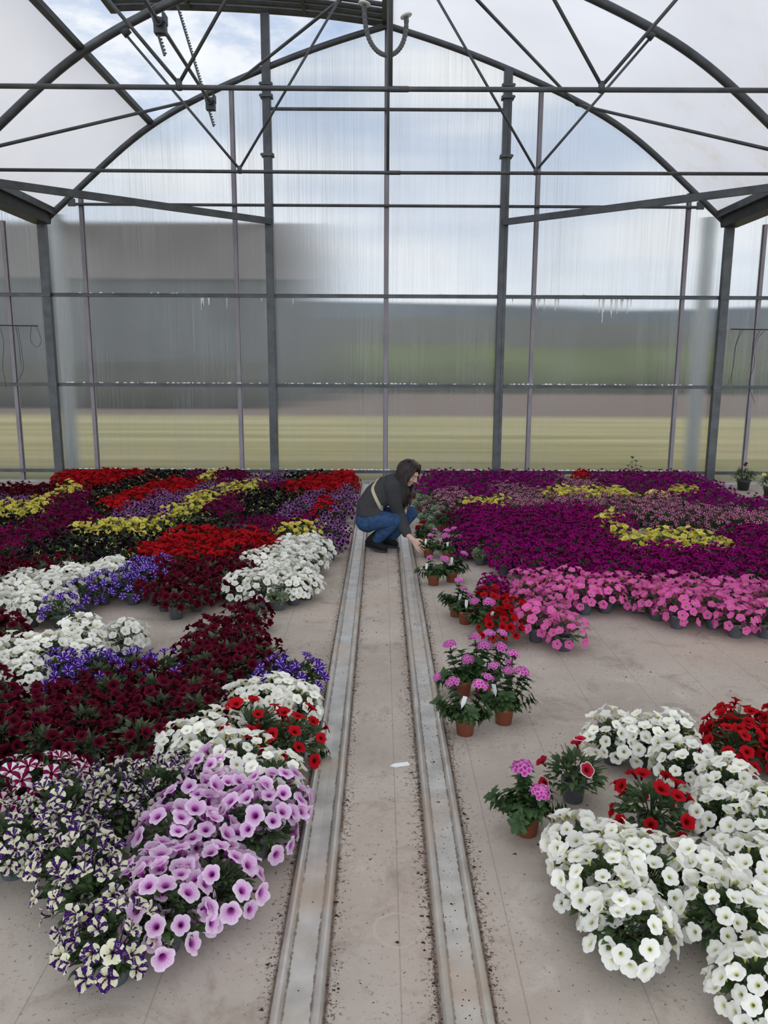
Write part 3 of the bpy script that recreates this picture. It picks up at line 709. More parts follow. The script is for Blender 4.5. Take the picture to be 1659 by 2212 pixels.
def petal_mat(name, stops, star=None, vein=None, wedge=None, trans=0.35):
    """colour by radius (UV x) with stripes down the five petals (UV y = angle)"""
    mt = bpy.data.materials.new(name); mt.use_nodes = True; nt = mt.node_tree; b = nt.nodes['Principled BSDF']
    uv = N(nt, 'ShaderNodeUVMap'); sp = N(nt, 'ShaderNodeSeparateXYZ'); nt.links.new(uv.outputs[0], sp.inputs[0])
    r_, a_ = sp.outputs[0], sp.outputs[1]
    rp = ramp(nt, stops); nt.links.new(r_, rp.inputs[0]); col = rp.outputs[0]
    f5 = math_(nt, 'ABSOLUTE', math_(nt, 'SUBTRACT', math_(nt, 'FRACT', math_(nt, 'MULTIPLY', a_, 5.0)), 0.5))   # 0 petal middle .. 0.5 notch
    oi = N(nt, 'ShaderNodeObjectInfo')
    if star:      # (colour, half width at throat, half width at rim, r0, r1)
        wd = math_(nt, 'MULTIPLY_ADD', r_, star[2] - star[1], star[1])
        s = math_(nt, 'LESS_THAN', f5, wd)
        s = math_(nt, 'MULTIPLY', s, math_(nt, 'MULTIPLY', math_(nt, 'GREATER_THAN', r_, star[3]), math_(nt, 'LESS_THAN', r_, star[4])))
        col = mixc(nt, s, col, star[0])
    if vein:      # (colour, strength, reach)
        w = math_(nt, 'POWER', math_(nt, 'ABSOLUTE', math_(nt, 'COSINE', math_(nt, 'MULTIPLY', a_, math.pi * 15))), 3.0)
        fo = math_(nt, 'SUBTRACT', 1.0, math_(nt, 'DIVIDE', r_, vein[2]), clamp=True)
        col = mixc(nt, math_(nt, 'MULTIPLY', math_(nt, 'MULTIPLY', w, fo), vein[1], clamp=True), col, vein[0])
    if wedge:     # irregular dark sectors with pale freckles
        nz = N(nt, 'ShaderNodeTexNoise', i_Scale=45.0, i_Detail=2.0); tc = N(nt, 'ShaderNodeTexCoord')
        cb = N(nt, 'ShaderNodeCombineXYZ'); nt.links.new(math_(nt, 'MULTIPLY', oi.outputs['Random'], 50.0), cb.inputs[2])
        mp = N(nt, 'ShaderNodeVectorMath', operation='MULTIPLY_ADD'); nt.links.new(tc.outputs['Object'], mp.inputs[0]); mp.inputs[1].default_value = (1, 1, 1); nt.links.new(cb.outputs[0], mp.inputs[2])
        nt.links.new(mp.outputs[0], nz.inputs['Vector'])
        q = math_(nt, 'ADD', math_(nt, 'MULTIPLY', f5, 1.0), math_(nt, 'MULTIPLY', nz.outputs[0], 1.5))
        s = math_(nt, 'GREATER_THAN', q, wedge[1])
        vo = N(nt, 'ShaderNodeTexVoronoi', i_Scale=240.0); nt.links.new(mp.outputs[0], vo.inputs['Vector'])
        fr = math_(nt, 'LESS_THAN', vo.outputs['Distance'], 0.2)
        dc = mixc(nt, fr, wedge[0], (0.7, 0.66, 0.66))
        col = mixc(nt, s, col, dc)
    # small tone change from flower to flower
    hs = N(nt, 'ShaderNodeHueSaturation'); nt.links.new(col, hs.inputs['Color'])
    nt.links.new(math_(nt, 'MULTIPLY_ADD', oi.outputs['Random'], 0.3, 0.85), hs.inputs['Value'])
    col = hs.outputs[0]
    nt.links.new(col, b.inputs['Base Color']); b.inputs['Roughness'].default_value = 0.7; b.inputs['Specular IOR Level'].default_value = 0.05
    tl = N(nt, 'ShaderNodeBsdfTranslucent'); nt.links.new(col, tl.inputs[0])
    mx = N(nt, 'ShaderNodeMixShader'); mx.inputs[0].default_value = trans
    nt.links.new(b.outputs[0], mx.inputs[1]); nt.links.new(tl.outputs[0], mx.inputs[2])
    nt.links.new(mx.outputs[0], nt.nodes['Material Output'].inputs[0])
    return mt
# kind -> (petal material, flower radius, flowers, leaves material, ruffle, plain words)
V = {
 'white_petunia':   (petal_mat('white_petals', [(0.0, (0.26, 0.28, 0.03)), (0.11, (0.50, 0.50, 0.09)), (0.21, (0.80, 0.81, 0.52)), (0.36, (0.95, 0.935, 0.83)), (1.0, (0.96, 0.945, 0.875))]), 0.0285, 50, 'leaf', 0.5, 'white petunia'),
 'pink_veined_petunia': (petal_mat('pale_pink_petals', [(0.0, (0.05, 0.005, 0.04)), (0.13, (0.15, 0.01, 0.12)), (0.26, (0.50, 0.10, 0.44)), (0.42, (0.78, 0.46, 0.72)), (1.0, (0.87, 0.70, 0.83))], vein=((0.32, 0.03, 0.28), 0.75, 0.85)), 0.034, 32, 'leaf', 0.7, 'pale pink purple-veined petunia'),
 'speckled_petunia': (petal_mat('speckled_petals', [(0.0, (0.02, 0.008, 0.03)), (0.15, (0.10, 0.05, 0.09)), (0.25, (0.66, 0.64, 0.36)), (1.0, (0.80, 0.79, 0.60))], wedge=((0.05, 0.012, 0.11), 1.0)), 0.031, 30, 'leaf', 1.1, 'purple-and-cream speckled petunia'),
 'striped_petunia': (petal_mat('striped_petals', [(0.0, (0.03, 0.004, 0.012)), (0.25, (0.20, 0.006, 0.05)), (1.0, (0.25, 0.010, 0.075))], star=((0.85, 0.80, 0.78), 0.06, 0.26, 0.22, 1.1)), 0.034, 24, 'leaf', 0.6, 'burgundy petunia with white petal stripes'),
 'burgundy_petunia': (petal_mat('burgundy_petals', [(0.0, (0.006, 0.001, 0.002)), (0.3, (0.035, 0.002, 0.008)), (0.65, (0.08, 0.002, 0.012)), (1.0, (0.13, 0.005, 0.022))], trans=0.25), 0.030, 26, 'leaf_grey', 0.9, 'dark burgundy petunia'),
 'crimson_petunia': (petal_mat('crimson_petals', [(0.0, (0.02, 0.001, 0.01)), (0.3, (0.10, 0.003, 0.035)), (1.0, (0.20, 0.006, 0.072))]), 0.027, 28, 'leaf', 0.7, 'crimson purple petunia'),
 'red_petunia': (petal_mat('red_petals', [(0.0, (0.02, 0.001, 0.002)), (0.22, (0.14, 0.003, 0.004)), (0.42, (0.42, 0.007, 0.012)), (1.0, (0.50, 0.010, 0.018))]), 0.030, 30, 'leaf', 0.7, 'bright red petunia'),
 'white_rimmed_petunia': (petal_mat('white_rimmed_petals', [(0.0, (0.03, 0.002, 0.004)), (0.2, (0.25, 0.006, 0.012)), (0.45, (0.56, 0.02, 0.04)), (0.82, (0.60, 0.03, 0.06)), (0.9, (0.86, 0.78, 0.78)), (1.0, (0.88, 0.84, 0.83))]), 0.030, 6, 'leaf', 0.5, 'red white-rimmed petunia'),
 'magenta_petunia': (petal_mat('magenta_petals', [(0.0, (0.015, 0.001, 0.012)), (0.25, (0.07, 0.002, 0.03)), (0.5, (0.23, 0.003, 0.11)), (1.0, (0.31, 0.006, 0.165))]), 0.025, 40, 'leaf', 0.6, 'deep magenta petunia'),
 'violet_petunia': (petal_mat('violet_petals', [(0.0, (0.03, 0.002, 0.03)), (0.3, (0.18, 0.003, 0.11)), (1.0, (0.31, 0.007, 0.19))]), 0.025, 22, 'leaf_grey', 0.6, 'violet magenta petunia'),
 'star_petunia': (petal_mat('star_petals', [(0.0, (0.05, 0.002, 0.02)), (0.3, (0.20, 0.005, 0.07)), (1.0, (0.27, 0.010, 0.10))], star=((0.80, 0.56, 0.62), 0.05, 0.17, 0.15, 1.1)), 0.026, 22, 'leaf', 0.4, 'crimson pink-starred petunia'),
 'yellow_petunia': (petal_mat('yellow_petals', [(0.0, (0.25, 0.20, 0.01)), (0.25, (0.62, 0.50, 0.03)), (0.6, (0.76, 0.66, 0.10)), (1.0, (0.82, 0.74, 0.26))]), 0.030, 19, 'leaf', 0.6, 'yellow petunia'),
 'black_petunia': (petal_mat('black_petals', [(0.0, (0.004, 0.003, 0.004)), (0.4, (0.008, 0.004, 0.007)), (1.0, (0.013, 0.008, 0.013))], trans=0.1), 0.028, 17, 'leaf', 0.8, 'near-black cream-flecked petunia'),
 'lavender_petunia': (petal_mat('lavender_petals', [(0.0, (0.02, 0.002, 0.02)), (0.4, (0.06, 0.004, 0.06)), (0.68, (0.13, 0.012, 0.13)), (0.86, (0.42, 0.20, 0.46)), (1.0, (0.60, 0.40, 0.62))]), 0.027, 28, 'leaf', 0.8, 'lavender-rimmed purple petunia'),
 'blue_star_petunia': (petal_mat('blue_star_petals', [(0.0, (0.02, 0.004, 0.06)), (0.3, (0.06, 0.010, 0.22)), (1.0, (0.10, 0.022, 0.36))], star=((0.72, 0.66, 0.82), 0.07, 0.075, 0.18, 0.95)), 0.030, 22, 'leaf', 0.6, 'white-starred blue-violet petunia'),
 'pink_petunia': (petal_mat('pink_petals', [(0.0, (0.20, 0.12, 0.02)), (0.14, (0.42, 0.24, 0.10)), (0.28, (0.72, 0.32, 0.38)), (0.5, (0.76, 0.11, 0.41)), (1.0, (0.80, 0.15, 0.47))]), 0.030, 29, 'leaf', 0.5, 'bubblegum pink petunia'),
}
M['verbena_pink'] = petal_mat('pink_verbena_florets', [(0.0, (0.45, 0.03, 0.25)), (0.4, (0.70, 0.09, 0.46)), (0.8, (0.76, 0.19, 0.56)), (1.0, (0.86, 0.55, 0.78))])
M['verbena_red'] = petal_mat('red_verbena_florets', [(0.0, (0.20, 0.003, 0.005)), (1.0, (0.42, 0.008, 0.012))])
M['verbena_dark'] = petal_mat('crimson_verbena_florets', [(0.0, (0.10, 0.002, 0.03)), (1.0, (0.22, 0.006, 0.06))])
M['cream'] = mat('cream_flecks', (0.62, 0.56, 0.20), 0.7)
M['bud'] = mat('yellow_green_bud', (0.30, 0.34, 0.05), 0.6)

# ------------------------------------------------------------------ flower and leaf shapes
def add_flower(b, M4, r, seg, rings, rn, ruffle, mi=0, uv=True):
    """a five-lobed trumpet facing +Z with its tube below"""
    n = 5 * seg; ph = [rn.random() * 6.28 for _ in range(4)]; lop = [rn.uniform(0.9, 1.08) for _ in range(5)]
    cup = rn.uniform(-0.10, 0.22)
    prof = {4: [(0.10, -0.95), (0.17, -0.42), (0.34, -0.12), (0.68, 0.03), (1.0, 0.0)], 3: [(0.12, -0.8), (0.26, -0.2), (0.64, 0.03), (1.0, 0.0)], 2: [(0.16, -0.6), (0.5, 0.0), (1.0, 0.0)]}[rings]
    vs, us, fs = [], [], []
    for k, (rr, z) in enumerate(prof):
        for j in range(n):
            a = 2 * math.pi * j / n; f = (j % seg) / seg - 0.0
            lob = abs(math.cos(2.5 * (a - math.pi / 5)))          # 1 mid petal, 0 notch
            out = rr * (1 - 0.17 * (1 - lob ** 0.7) * max(0, (rr - 0.3) / 0.7)) * (1 + (lop[int(((a) / (2 * math.pi) * 5)) % 5] - 1) * max(0, rr - 0.4))
            w = max(0, rr - 0.35) / 0.65
            zz = z + w * (cup + ruffle * (0.085 * math.sin(5 * a + ph[0]) + 0.07 * math.sin(8 * a + ph[1]) + 0.10 * math.sin(2 * a + ph[2])) - 0.05 * (1 - lob))
            vs.append(M4 @ Vector((out * r * math.cos(a), out * r * math.sin(a), zz * r)))
            us.append((rr, a / (2 * math.pi) + 1e-3))
    for k in range(len(prof) - 1):
        for j in range(n):
            j2 = (j + 1) % n
            fs.append((k * n + j, k * n + j2, (k + 1) * n + j2, (k + 1) * n + j))
    fs.append(tuple(range(n - 1, -1, -1)))
    b.add(vs, fs, us, mi)
def frame(p, nrm, spin):
    nrm = Vector(nrm).normalized(); q = nrm.to_track_quat('Z', 'Y')
    return Matrix.Translation(p) @ q.to_matrix().to_4x4() @ Matrix.Rotation(spin, 4, 'Z')
def add_leaf(b, M4, L, w, rows, fold=0.25, droop=0.3, tooth=0.0, rn=random, mi=0):
    vs, us, fs = [], [], []
    for i in range(rows + 1):
        t = i / rows; ww = w * math.sin(math.pi * min(1, 0.12 + 0.88 * t) ** 0.8) * (1 if 0 < i < rows else 0.15)
        if tooth and 0 < i < rows: ww *= 1 + tooth * (1 if i % 2 else -1)
        z = -droop * L * t * t
        for s in (-1, 0, 1):
            vs.append(M4 @ Vector((s * ww, t * L, z + abs(s) * fold * ww))); us.append((0.5 + s * 0.5 + 1e-3, t))
    for i in range(rows):
        for s in range(2): fs.append((i * 3 + s, i * 3 + s + 1, i * 3 + s + 4, i * 3 + s + 3))
    b.add(vs, fs, us, mi)
CZ, RX, RZ = 0.105, 0.132, 0.125     # crown: half ellipsoid over the pot rim
def crown_spot(rn, low=-0.15, high=1.0):
    cz = rn.uniform(low, high); a = rn.random() * 6.2832; s = math.sqrt(max(0, 1 - cz * cz))
    d = Vector((s * math.cos(a), s * math.sin(a), cz))
    return d, Vector((d.x * RX, d.y * RX, CZ + d.z * RZ))
def foliage_mesh(name, seed, mt, nleaf, rows, lsize=1.0, tooth=0.0, shape=1.0, wide=0.28):
    rn = random.Random(seed); b = MB()
    for i in range(nleaf):
        d, p = crown_spot(rn, -0.45, 1.0); k = rn.uniform(0.45, 0.90) * shape
        p = Vector((p.x * k, p.y * k, CZ + (p.z - CZ) * rn.uniform(0.35, 0.68)))
        if p.z < 0.075: p.z = rn.uniform(0.075, 0.1)
        dr = Vector((d.x, d.y, 0.15 + 0.5 * d.z + rn.uniform(-0.35, 0.5))).normalized()
        side = dr.cross(Vector((0, 0, 1)))
        side = side.normalized() if side.length > 1e-3 else Vector((1, 0, 0))
        side = (side + Vector((0, 0, rn.uniform(-0.5, 0.5)))).normalized(); nn = side.cross(dr).normalized()
        L = rn.uniform(0.024, 0.042) * lsize
        M4 = Matrix((side, dr, nn)).transposed().to_4x4(); M4.translation = p - dr * L * 0.4
        add_leaf(b, M4, L, L * rn.uniform(wide * 0.8, wide * 1.2), rows, rn.uniform(0.1, 0.5), rn.uniform(0.0, 0.6), tooth, rn)
    for i in range(14):      # stems from the soil
        d, p = crown_spot(rn, 0.0, 1.0)
        b.tube([(d.x * 0.02, d.y * 0.02, 0.085), (p.x * 0.5, p.y * 0.5, 0.11 + (p.z - CZ) * 0.45), p * 0.97], [0.0025, 0.002, 0.0014], 4, cap=False)
    return b.mesh(name, mt)
def pot_mesh(name, mt):
    b = MB()
    b.lathe([(0.0, 0.003), (0.036, 0.003), (0.0375, 0.0), (0.0385, 0.0), (0.047, 0.070), (0.0505, 0.071), (0.052, 0.092), (0.0505, 0.094), (0.0475, 0.092), (0.046, 0.078), (0.0, 0.080)], 22)
    return b.mesh(name, [mt], True)
POT = {'grey': pot_mesh('grey_pot', M['grey_pot']), 'terra': pot_mesh('terracotta_pot', M['terra_pot']), 'dark': pot_mesh('dark_pot', M['dark_pot'])}
b = MB(); b.lathe([(0.0, 0.084), (0.03, 0.083), (0.0475, 0.081)], 14); SOIL = b.mesh('soil', M['soil'])
def tag_mesh():
    b = MB(); w, h, tip, t = 0.009, 0.040, 0.03, 0.0006
    o_ = [(-w, h), (w, h), (w, 0), (0, -tip), (-w, 0)]; n = 5
    b.add([(x, y, z) for y in (-t, t) for x, z in o_], [tuple(range(n)), tuple(range(2 * n - 1, n - 1, -1))] + [(i, n + i, n + (i + 1) % n, (i + 1) % n) for i in range(n)])
    return b.mesh('plant_label', M['white'])
LABEL = tag_mesh()
FOL = {}
for lm in ('leaf', 'leaf_grey'):
    FOL[lm, 'near'] = [foliage_mesh('foliage', 100 + i, M[lm], 230, 4) for i in range(4)]
    FOL[lm, 'far'] = [foliage_mesh('foliage', 200 + i, M[lm], 120, 2, 1.15) for i in range(3)]
def flower_spots(rn, n, vr):
    """spread n flowers over the crown, keeping them a little apart"""
    out = []; tries = 0
    while len(out) < n and tries < n * 14:
        tries += 1
        d, p = max((crown_spot(rn, -0.22, 1.0) for _ in range(7)), key=lambda c: min(((c[1] - q).length for q, _ in out), default=1) if c[1].z > 0.075 else -1)
        if p.z < 0.075: continue
        if any((p - q).length < vr * (1.2 if tries < n * 8 else 0.8) for q, _ in out): continue
        nd = Vector((d.x, d.y, d.z + 0.28)) + Vector((rn.uniform(-.45, .45), rn.uniform(-.45, .45), rn.uniform(-.25, .35)))
        out.append((p + d * rn.uniform(-0.006, 0.02), nd.normalized()))
    return out
FLW, BLO = {}, {}
for kind, (pm, fr, nf, lm, ruf, words_) in V.items():
    fl_ = []
    for i in range(4):
        b = MB(); add_flower(b, Matrix(), fr, 6, 4, random.Random(i * 31 + 5), ruf); fl_.append(b.mesh('flower', pm, True))
    FLW[kind] = fl_
    bl_ = []
    for i in range(4):
        rn = random.Random(hash(kind) % 1 + i * 17 + len(kind)); b = MB()
        for p, nd in flower_spots(rn, nf, fr):
            add_flower(b, frame(p, nd, rn.random() * 6.28), fr * rn.uniform(0.85, 1.12), 3, 2 if kind not in ('lavender_petunia', 'star_petunia', 'pink_petunia') else 3, rn, ruf)
        mats_ = [pm]
        if kind == 'black_petunia':
            mats_ = [pm, M['cream']]
            for _ in range(9):
                d, p = crown_spot(rn, -0.1, 1.0); p = p + d * 0.012
                M4 = frame(p, d, rn.random() * 6)
                for k in range(rn.choice((2, 3))):
                    add_leaf(b, M4 @ Matrix.Rotation(k * 2.1, 4, 'Z'), 0.020, 0.0045, 2, mi=1)
        bl_.append(b.mesh('blossoms', mats_, True))
    BLO[kind] = bl_

NPL = [0]
def plant(kind, x, y, label, group=None, pot='grey', near=None, sc=None, rn=None, nf=None, label_stick=False, lean=(0, 0)):
    pm, fr, n0, lm, ruf, words_ = V[kind]
    NPL[0] += 1; rn = rn or random.Random(int(x * 1000) * 7 + int(y * 1000) * 13)
    near = (y < 4.3) if near is None else near
    sc = sc or rn.uniform(0.92, 1.10)
    t = empty(kind, (x, y, 0), rn.random() * 6.28); tag(t, label, 'potted flower', group)
    o = link('pot', POT[pot], t)
    link('soil', SOIL, o)
    o = link('foliage', rn.choice(FOL[lm, 'near' if near else 'far']), t); o.scale = (sc, sc, sc); o.rotation_euler = (0, 0, rn.random() * 6.28)
    if near:
        for p, nd in flower_spots(rn, nf or int(n0 * rn.uniform(0.85, 1.12)), fr):
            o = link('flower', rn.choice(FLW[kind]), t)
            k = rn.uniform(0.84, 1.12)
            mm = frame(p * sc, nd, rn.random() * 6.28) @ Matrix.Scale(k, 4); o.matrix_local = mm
    else:
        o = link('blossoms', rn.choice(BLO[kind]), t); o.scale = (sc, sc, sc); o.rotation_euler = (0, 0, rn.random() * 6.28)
    if label_stick:
        o = link('plant_label', LABEL, t); o.location = (0.035, -0.02, 0.105); o.rotation_euler = (rn.uniform(-.2, .2), rn.uniform(-.3, .3), -t.rotation_euler.z + rn.uniform(-.4, .4))
    return t

# ------------------------------------------------------------------ the beds: outlines of each variety's patch at crown height
EDGE = 0.0
LP = [   # (kind, what sets this patch apart, outline in photo pixels projected to crown height)
 ('yellow_petunia', 'in the short yellow patch by the left rail', [(608,1147),(615,1129),(653,1124),(699,1127),(691,1145),(668,1150),(643,1150)]),
 ('white_petunia', 'in the big white patch left of the woman', [(590,1157),(643,1147),(696,1162),(704,1185),(689,1203),(691,1235),(686,1261),(658,1268),(620,1266),(597,1253),(562,1268),(514,1256),(491,1248),(511,1235),(542,1235),(552,1223),(539,1203),(544,1185),(577,1177),(607,1172)]),
 ('red_petunia', 'in the small red spot among lavender-rimmed ones', [(681,1078),(704,1076),(732,1084),(721,1096),(699,1094)]),
 ('lavender_petunia', 'by the left rail just behind the white patch', [(684,1142),(704,1122),(729,1116),(749,1119),(757,1137),(752,1159),(747,1175),(734,1192),(704,1185),(696,1162),(686,1152)]),
 ('lavender_petunia', 'along the left rail level with her back', [(592,1094),(623,1084),(640,1071),(686,1061),(732,1058),(737,1048),(754,1048),(770,1063),(767,1084),(762,1111),(734,1106),(719,1101),(663,1096),(653,1106),(610,1116),(600,1111)]),
 ('black_petunia', 'in the dark patch beside the lavender rims', [(516,1073),(542,1056),(648,1058),(651,1068),(623,1084),(592,1094),(577,1109),(542,1109),(527,1091)]),
 ('black_petunia', 'at the foot of the back wall by the left column', [(600,1035),(628,1023),(640,1017),(724,1018),(701,1030),(643,1036)]),
 ('magenta_petunia', 'at the far end behind her shoulder', [(785,1030),(815,1036),(805,1062),(785,1048)]),
 ('red_petunia', 'in the red patch behind her back, by the wall', [(603,1051),(620,1043),(643,1036),(704,1030),(701,1026),(754,1018),(822,1023),(803,1038),(787,1048),(785,1058),(765,1053),(734,1048),(732,1058),(678,1061),(653,1061)]),
 ('crimson_petunia', 'in the strip under the far red patch', [(560,1053),(562,1043),(620,1040),(603,1053)]),
 ('yellow_petunia', 'in the long yellow ribbon up the middle of the left bed', [(400,1104),(400,1089),(420,1066),(489,1051),(501,1041),(562,1041),(560,1055),(532,1058),(463,1078),(441,1083),(441,1093),(420,1099)]),
 ('yellow_petunia', 'in the short yellow strip near the back wall', [(423,1037),(446,1026),(468,1022),(451,1040)]),
 ('lavender_petunia', 'behind the long yellow ribbon', [(400,1084),(400,1061),(438,1043),(494,1040),(522,1040),(552,1028),(615,1026),(618,1040),(560,1046),(489,1053),(420,1068),(413,1078)]),
 ('crimson_petunia', 'at the foot of the back wall between red and lavender', [(400,1038),(400,1020),(484,1021),(552,1021),(552,1028),(522,1040),(489,1046),(453,1038)]),
 ('crimson_petunia', 'in front of the long yellow ribbon', [(443,1083),(511,1061),(534,1058),(516,1073),(511,1089),(509,1108),(476,1101)]),
 ('crimson_petunia', 'between black ones and the short yellow patch', [(505,1136),(542,1109),(557,1109),(603,1116),(666,1109),(684,1117),(691,1127),(615,1127),(608,1147),(532,1140)]),
 ('red_petunia', 'in the big red patch in the middle of the left bed', [(288,1199),(304,1182),(377,1147),(433,1139),(590,1142),(608,1157),(605,1177),(542,1187),(463,1203),(400,1205),(370,1214),(330,1207)]),
 ('black_petunia', 'behind the big red patch', [(400,1147),(400,1112),(463,1109),(511,1134),(499,1142)]),
 ('red_petunia', 'in the red strip at the back wall, left end', [(88,1037),(140,1020),(305,1013),(305,1028),(240,1044),(140,1042)]),
 ('black_petunia', 'at the back wall between two red strips', [(190,1048),(253,1035),(310,1014),(420,1020),(420,1028),(314,1045),(280,1056),(197,1071)]),
 ('burgundy_petunia', 'at the far left end of the left bed', [(0,1062),(0,1040),(60,1045),(140,1040),(150,1050),(90,1070)]),
 ('yellow_petunia', 'in the yellow ribbon at the outer left', [(0,1104),(0,1088),(75,1081),(100,1064),(140,1045),(190,1036),(185,1055),(100,1079),(80,1108)]),
 ('lavender_petunia', 'behind the outer left yellow ribbon', [(0,1091),(0,1064),(38,1056),(94,1071),(76,1086)]),
 ('red_petunia', 'in the slanting red band left of the middle', [(218,1088),(233,1071),(314,1043),(430,1023),(430,1055),(334,1063),(314,1083),(268,1091),(243,1113),(228,1108)]),
 ('lavender_petunia', 'under the slanting red band', [(243,1113),(263,1088),(319,1083),(334,1063),(420,1055),(420,1076),(360,1091),(354,1111),(278,1116)]),
 ('yellow_petunia', 'in the broad yellow ribbon left of the middle', [(150,1146),(162,1129),(228,1124),(238,1112),(344,1111),(365,1086),(420,1076),(420,1099),(372,1126),(324,1144),(304,1149),(218,1144)]),
 ('crimson_petunia', 'in the crimson patch at the outer left', [(0,1197),(0,1160),(33,1132),(84,1114),(106,1076),(208,1053),(187,1076),(182,1101),(223,1109),(223,1123),(162,1129),(137,1147),(76,1165),(50,1184)]),
 ('black_petunia', 'in the small dark wedge before the slanting red band', [(177,1103),(197,1071),(235,1071),(215,1107)]),
 ('black_petunia', 'in the broad dark band before the broad yellow ribbon', [(20,1204),(56,1177),(96,1165),(137,1147),(218,1144),(324,1144),(372,1126),(420,1117),(420,1144),(377,1149),(304,1182),(270,1208),(208,1212),(152,1217),(142,1204)]),
 ('black_petunia', 'in the dark strip under the outer left ribbon', [(0,1155),(0,1104),(80,1108),(86,1120),(33,1134)]),
 ('blue_star_petunia', 'between the white patch and the burgundy block', [(262,1212),(278,1200),(318,1200),(329,1210),(362,1210),(349,1228),(322,1237),(314,1263),(304,1268),(253,1248),(225,1273),(192,1268),(187,1289),(142,1304),(91,1312),(66,1306),(76,1286),(122,1276),(197,1248),(243,1235)]),
 ('white_petunia', 'in the white patch at the outer left, upper one', [(0,1293),(0,1270),(13,1256),(33,1235),(51,1228),(127,1223),(157,1210),(197,1208),(215,1195),(243,1203),(258,1228),(243,1235),(197,1251),(192,1268),(142,1273),(94,1276),(73,1289),(60,1300),(30,1304)]),
 ('burgundy_petunia', 'behind the outer left white patch', [(0,1272),(0,1197),(20,1204),(142,1204),(152,1215),(122,1223),(50,1228),(33,1238),(15,1259)]),
 ('burgundy_petunia', 'in the block in front of the big red patch', [(318,1243),(352,1228),(362,1213),(400,1207),(463,1203),(542,1187),(552,1218),(542,1240),(499,1243),(489,1253),(490,1272),(460,1280),(400,1284),(354,1282),(330,1262)]),
 ('burgundy_petunia', 'at the left edge between two white patches', [(0,1358),(0,1322),(25,1318),(55,1345),(48,1362)]),
 ('white_petunia', 'in the lower white patch at the outer left', [(0,1440),(0,1363),(38,1366),(55,1345),(38,1330),(63,1317),(84,1330),(89,1348),(103,1350),(110,1336),(132,1320),(147,1312),(210,1338),(238,1378),(218,1390),(142,1389),(129,1402),(106,1415),(71,1427),(60,1442),(25,1456)]),
 ('blue_star_petunia', 'in the blue-violet ribbon below the lower white patch', [(101,1424),(132,1402),(182,1392),(223,1398),(253,1391),(304,1376),(334,1340),(355,1342),(339,1376),(329,1389),(380,1401),(410,1405),(400,1417),(319,1417),(268,1447),(228,1452),(192,1437),(142,1442)]),
 ('blue_star_petunia', 'tucked into the bed corner behind the white tuft', [(562,1448),(580,1425),(595,1400),(640,1395),(668,1415),(672,1430),(655,1448),(608,1455)]),
 ('white_petunia', 'beside the left rail behind the red pair', [(507,1495),(525,1468),(583,1463),(625,1462),(652,1480),(655,1500),(615,1503),(588,1525),(562,1522)]),
 ('white_petunia', 'in the white drift behind the pale pink ones', [(372,1570),(390,1535),(430,1528),(474,1535),(490,1555),(555,1575),(590,1590),(610,1625),(590,1650),(557,1640),(545,1615),(519,1605),(481,1607),(431,1605),(405,1620),(385,1610)]),
 ('burgundy_petunia', 'in the broad dark patch in the near left bed', [(0,1640),(0,1458),(60,1448),(130,1410),(192,1437),(228,1455),(268,1447),(319,1417),(380,1404),(400,1370),(403,1335),(440,1325),(517,1315),(557,1340),(583,1345),(592,1376),(590,1400),(575,1425),(562,1450),(527,1467),(507,1495),(456,1520),(400,1525),(372,1560),(350,1600),(250,1625),(110,1620)]),
 ('speckled_petunia', 'in the purple and cream patch at the near left', [(0,1830),(0,1690),(70,1680),(130,1665),(220,1650),(255,1630),(330,1635),(385,1640),(385,1690),(350,1740),(345,1770),(305,1800),(280,1850),(262,1900),(200,1925),(165,1890),(100,1830),(50,1815)]),
]
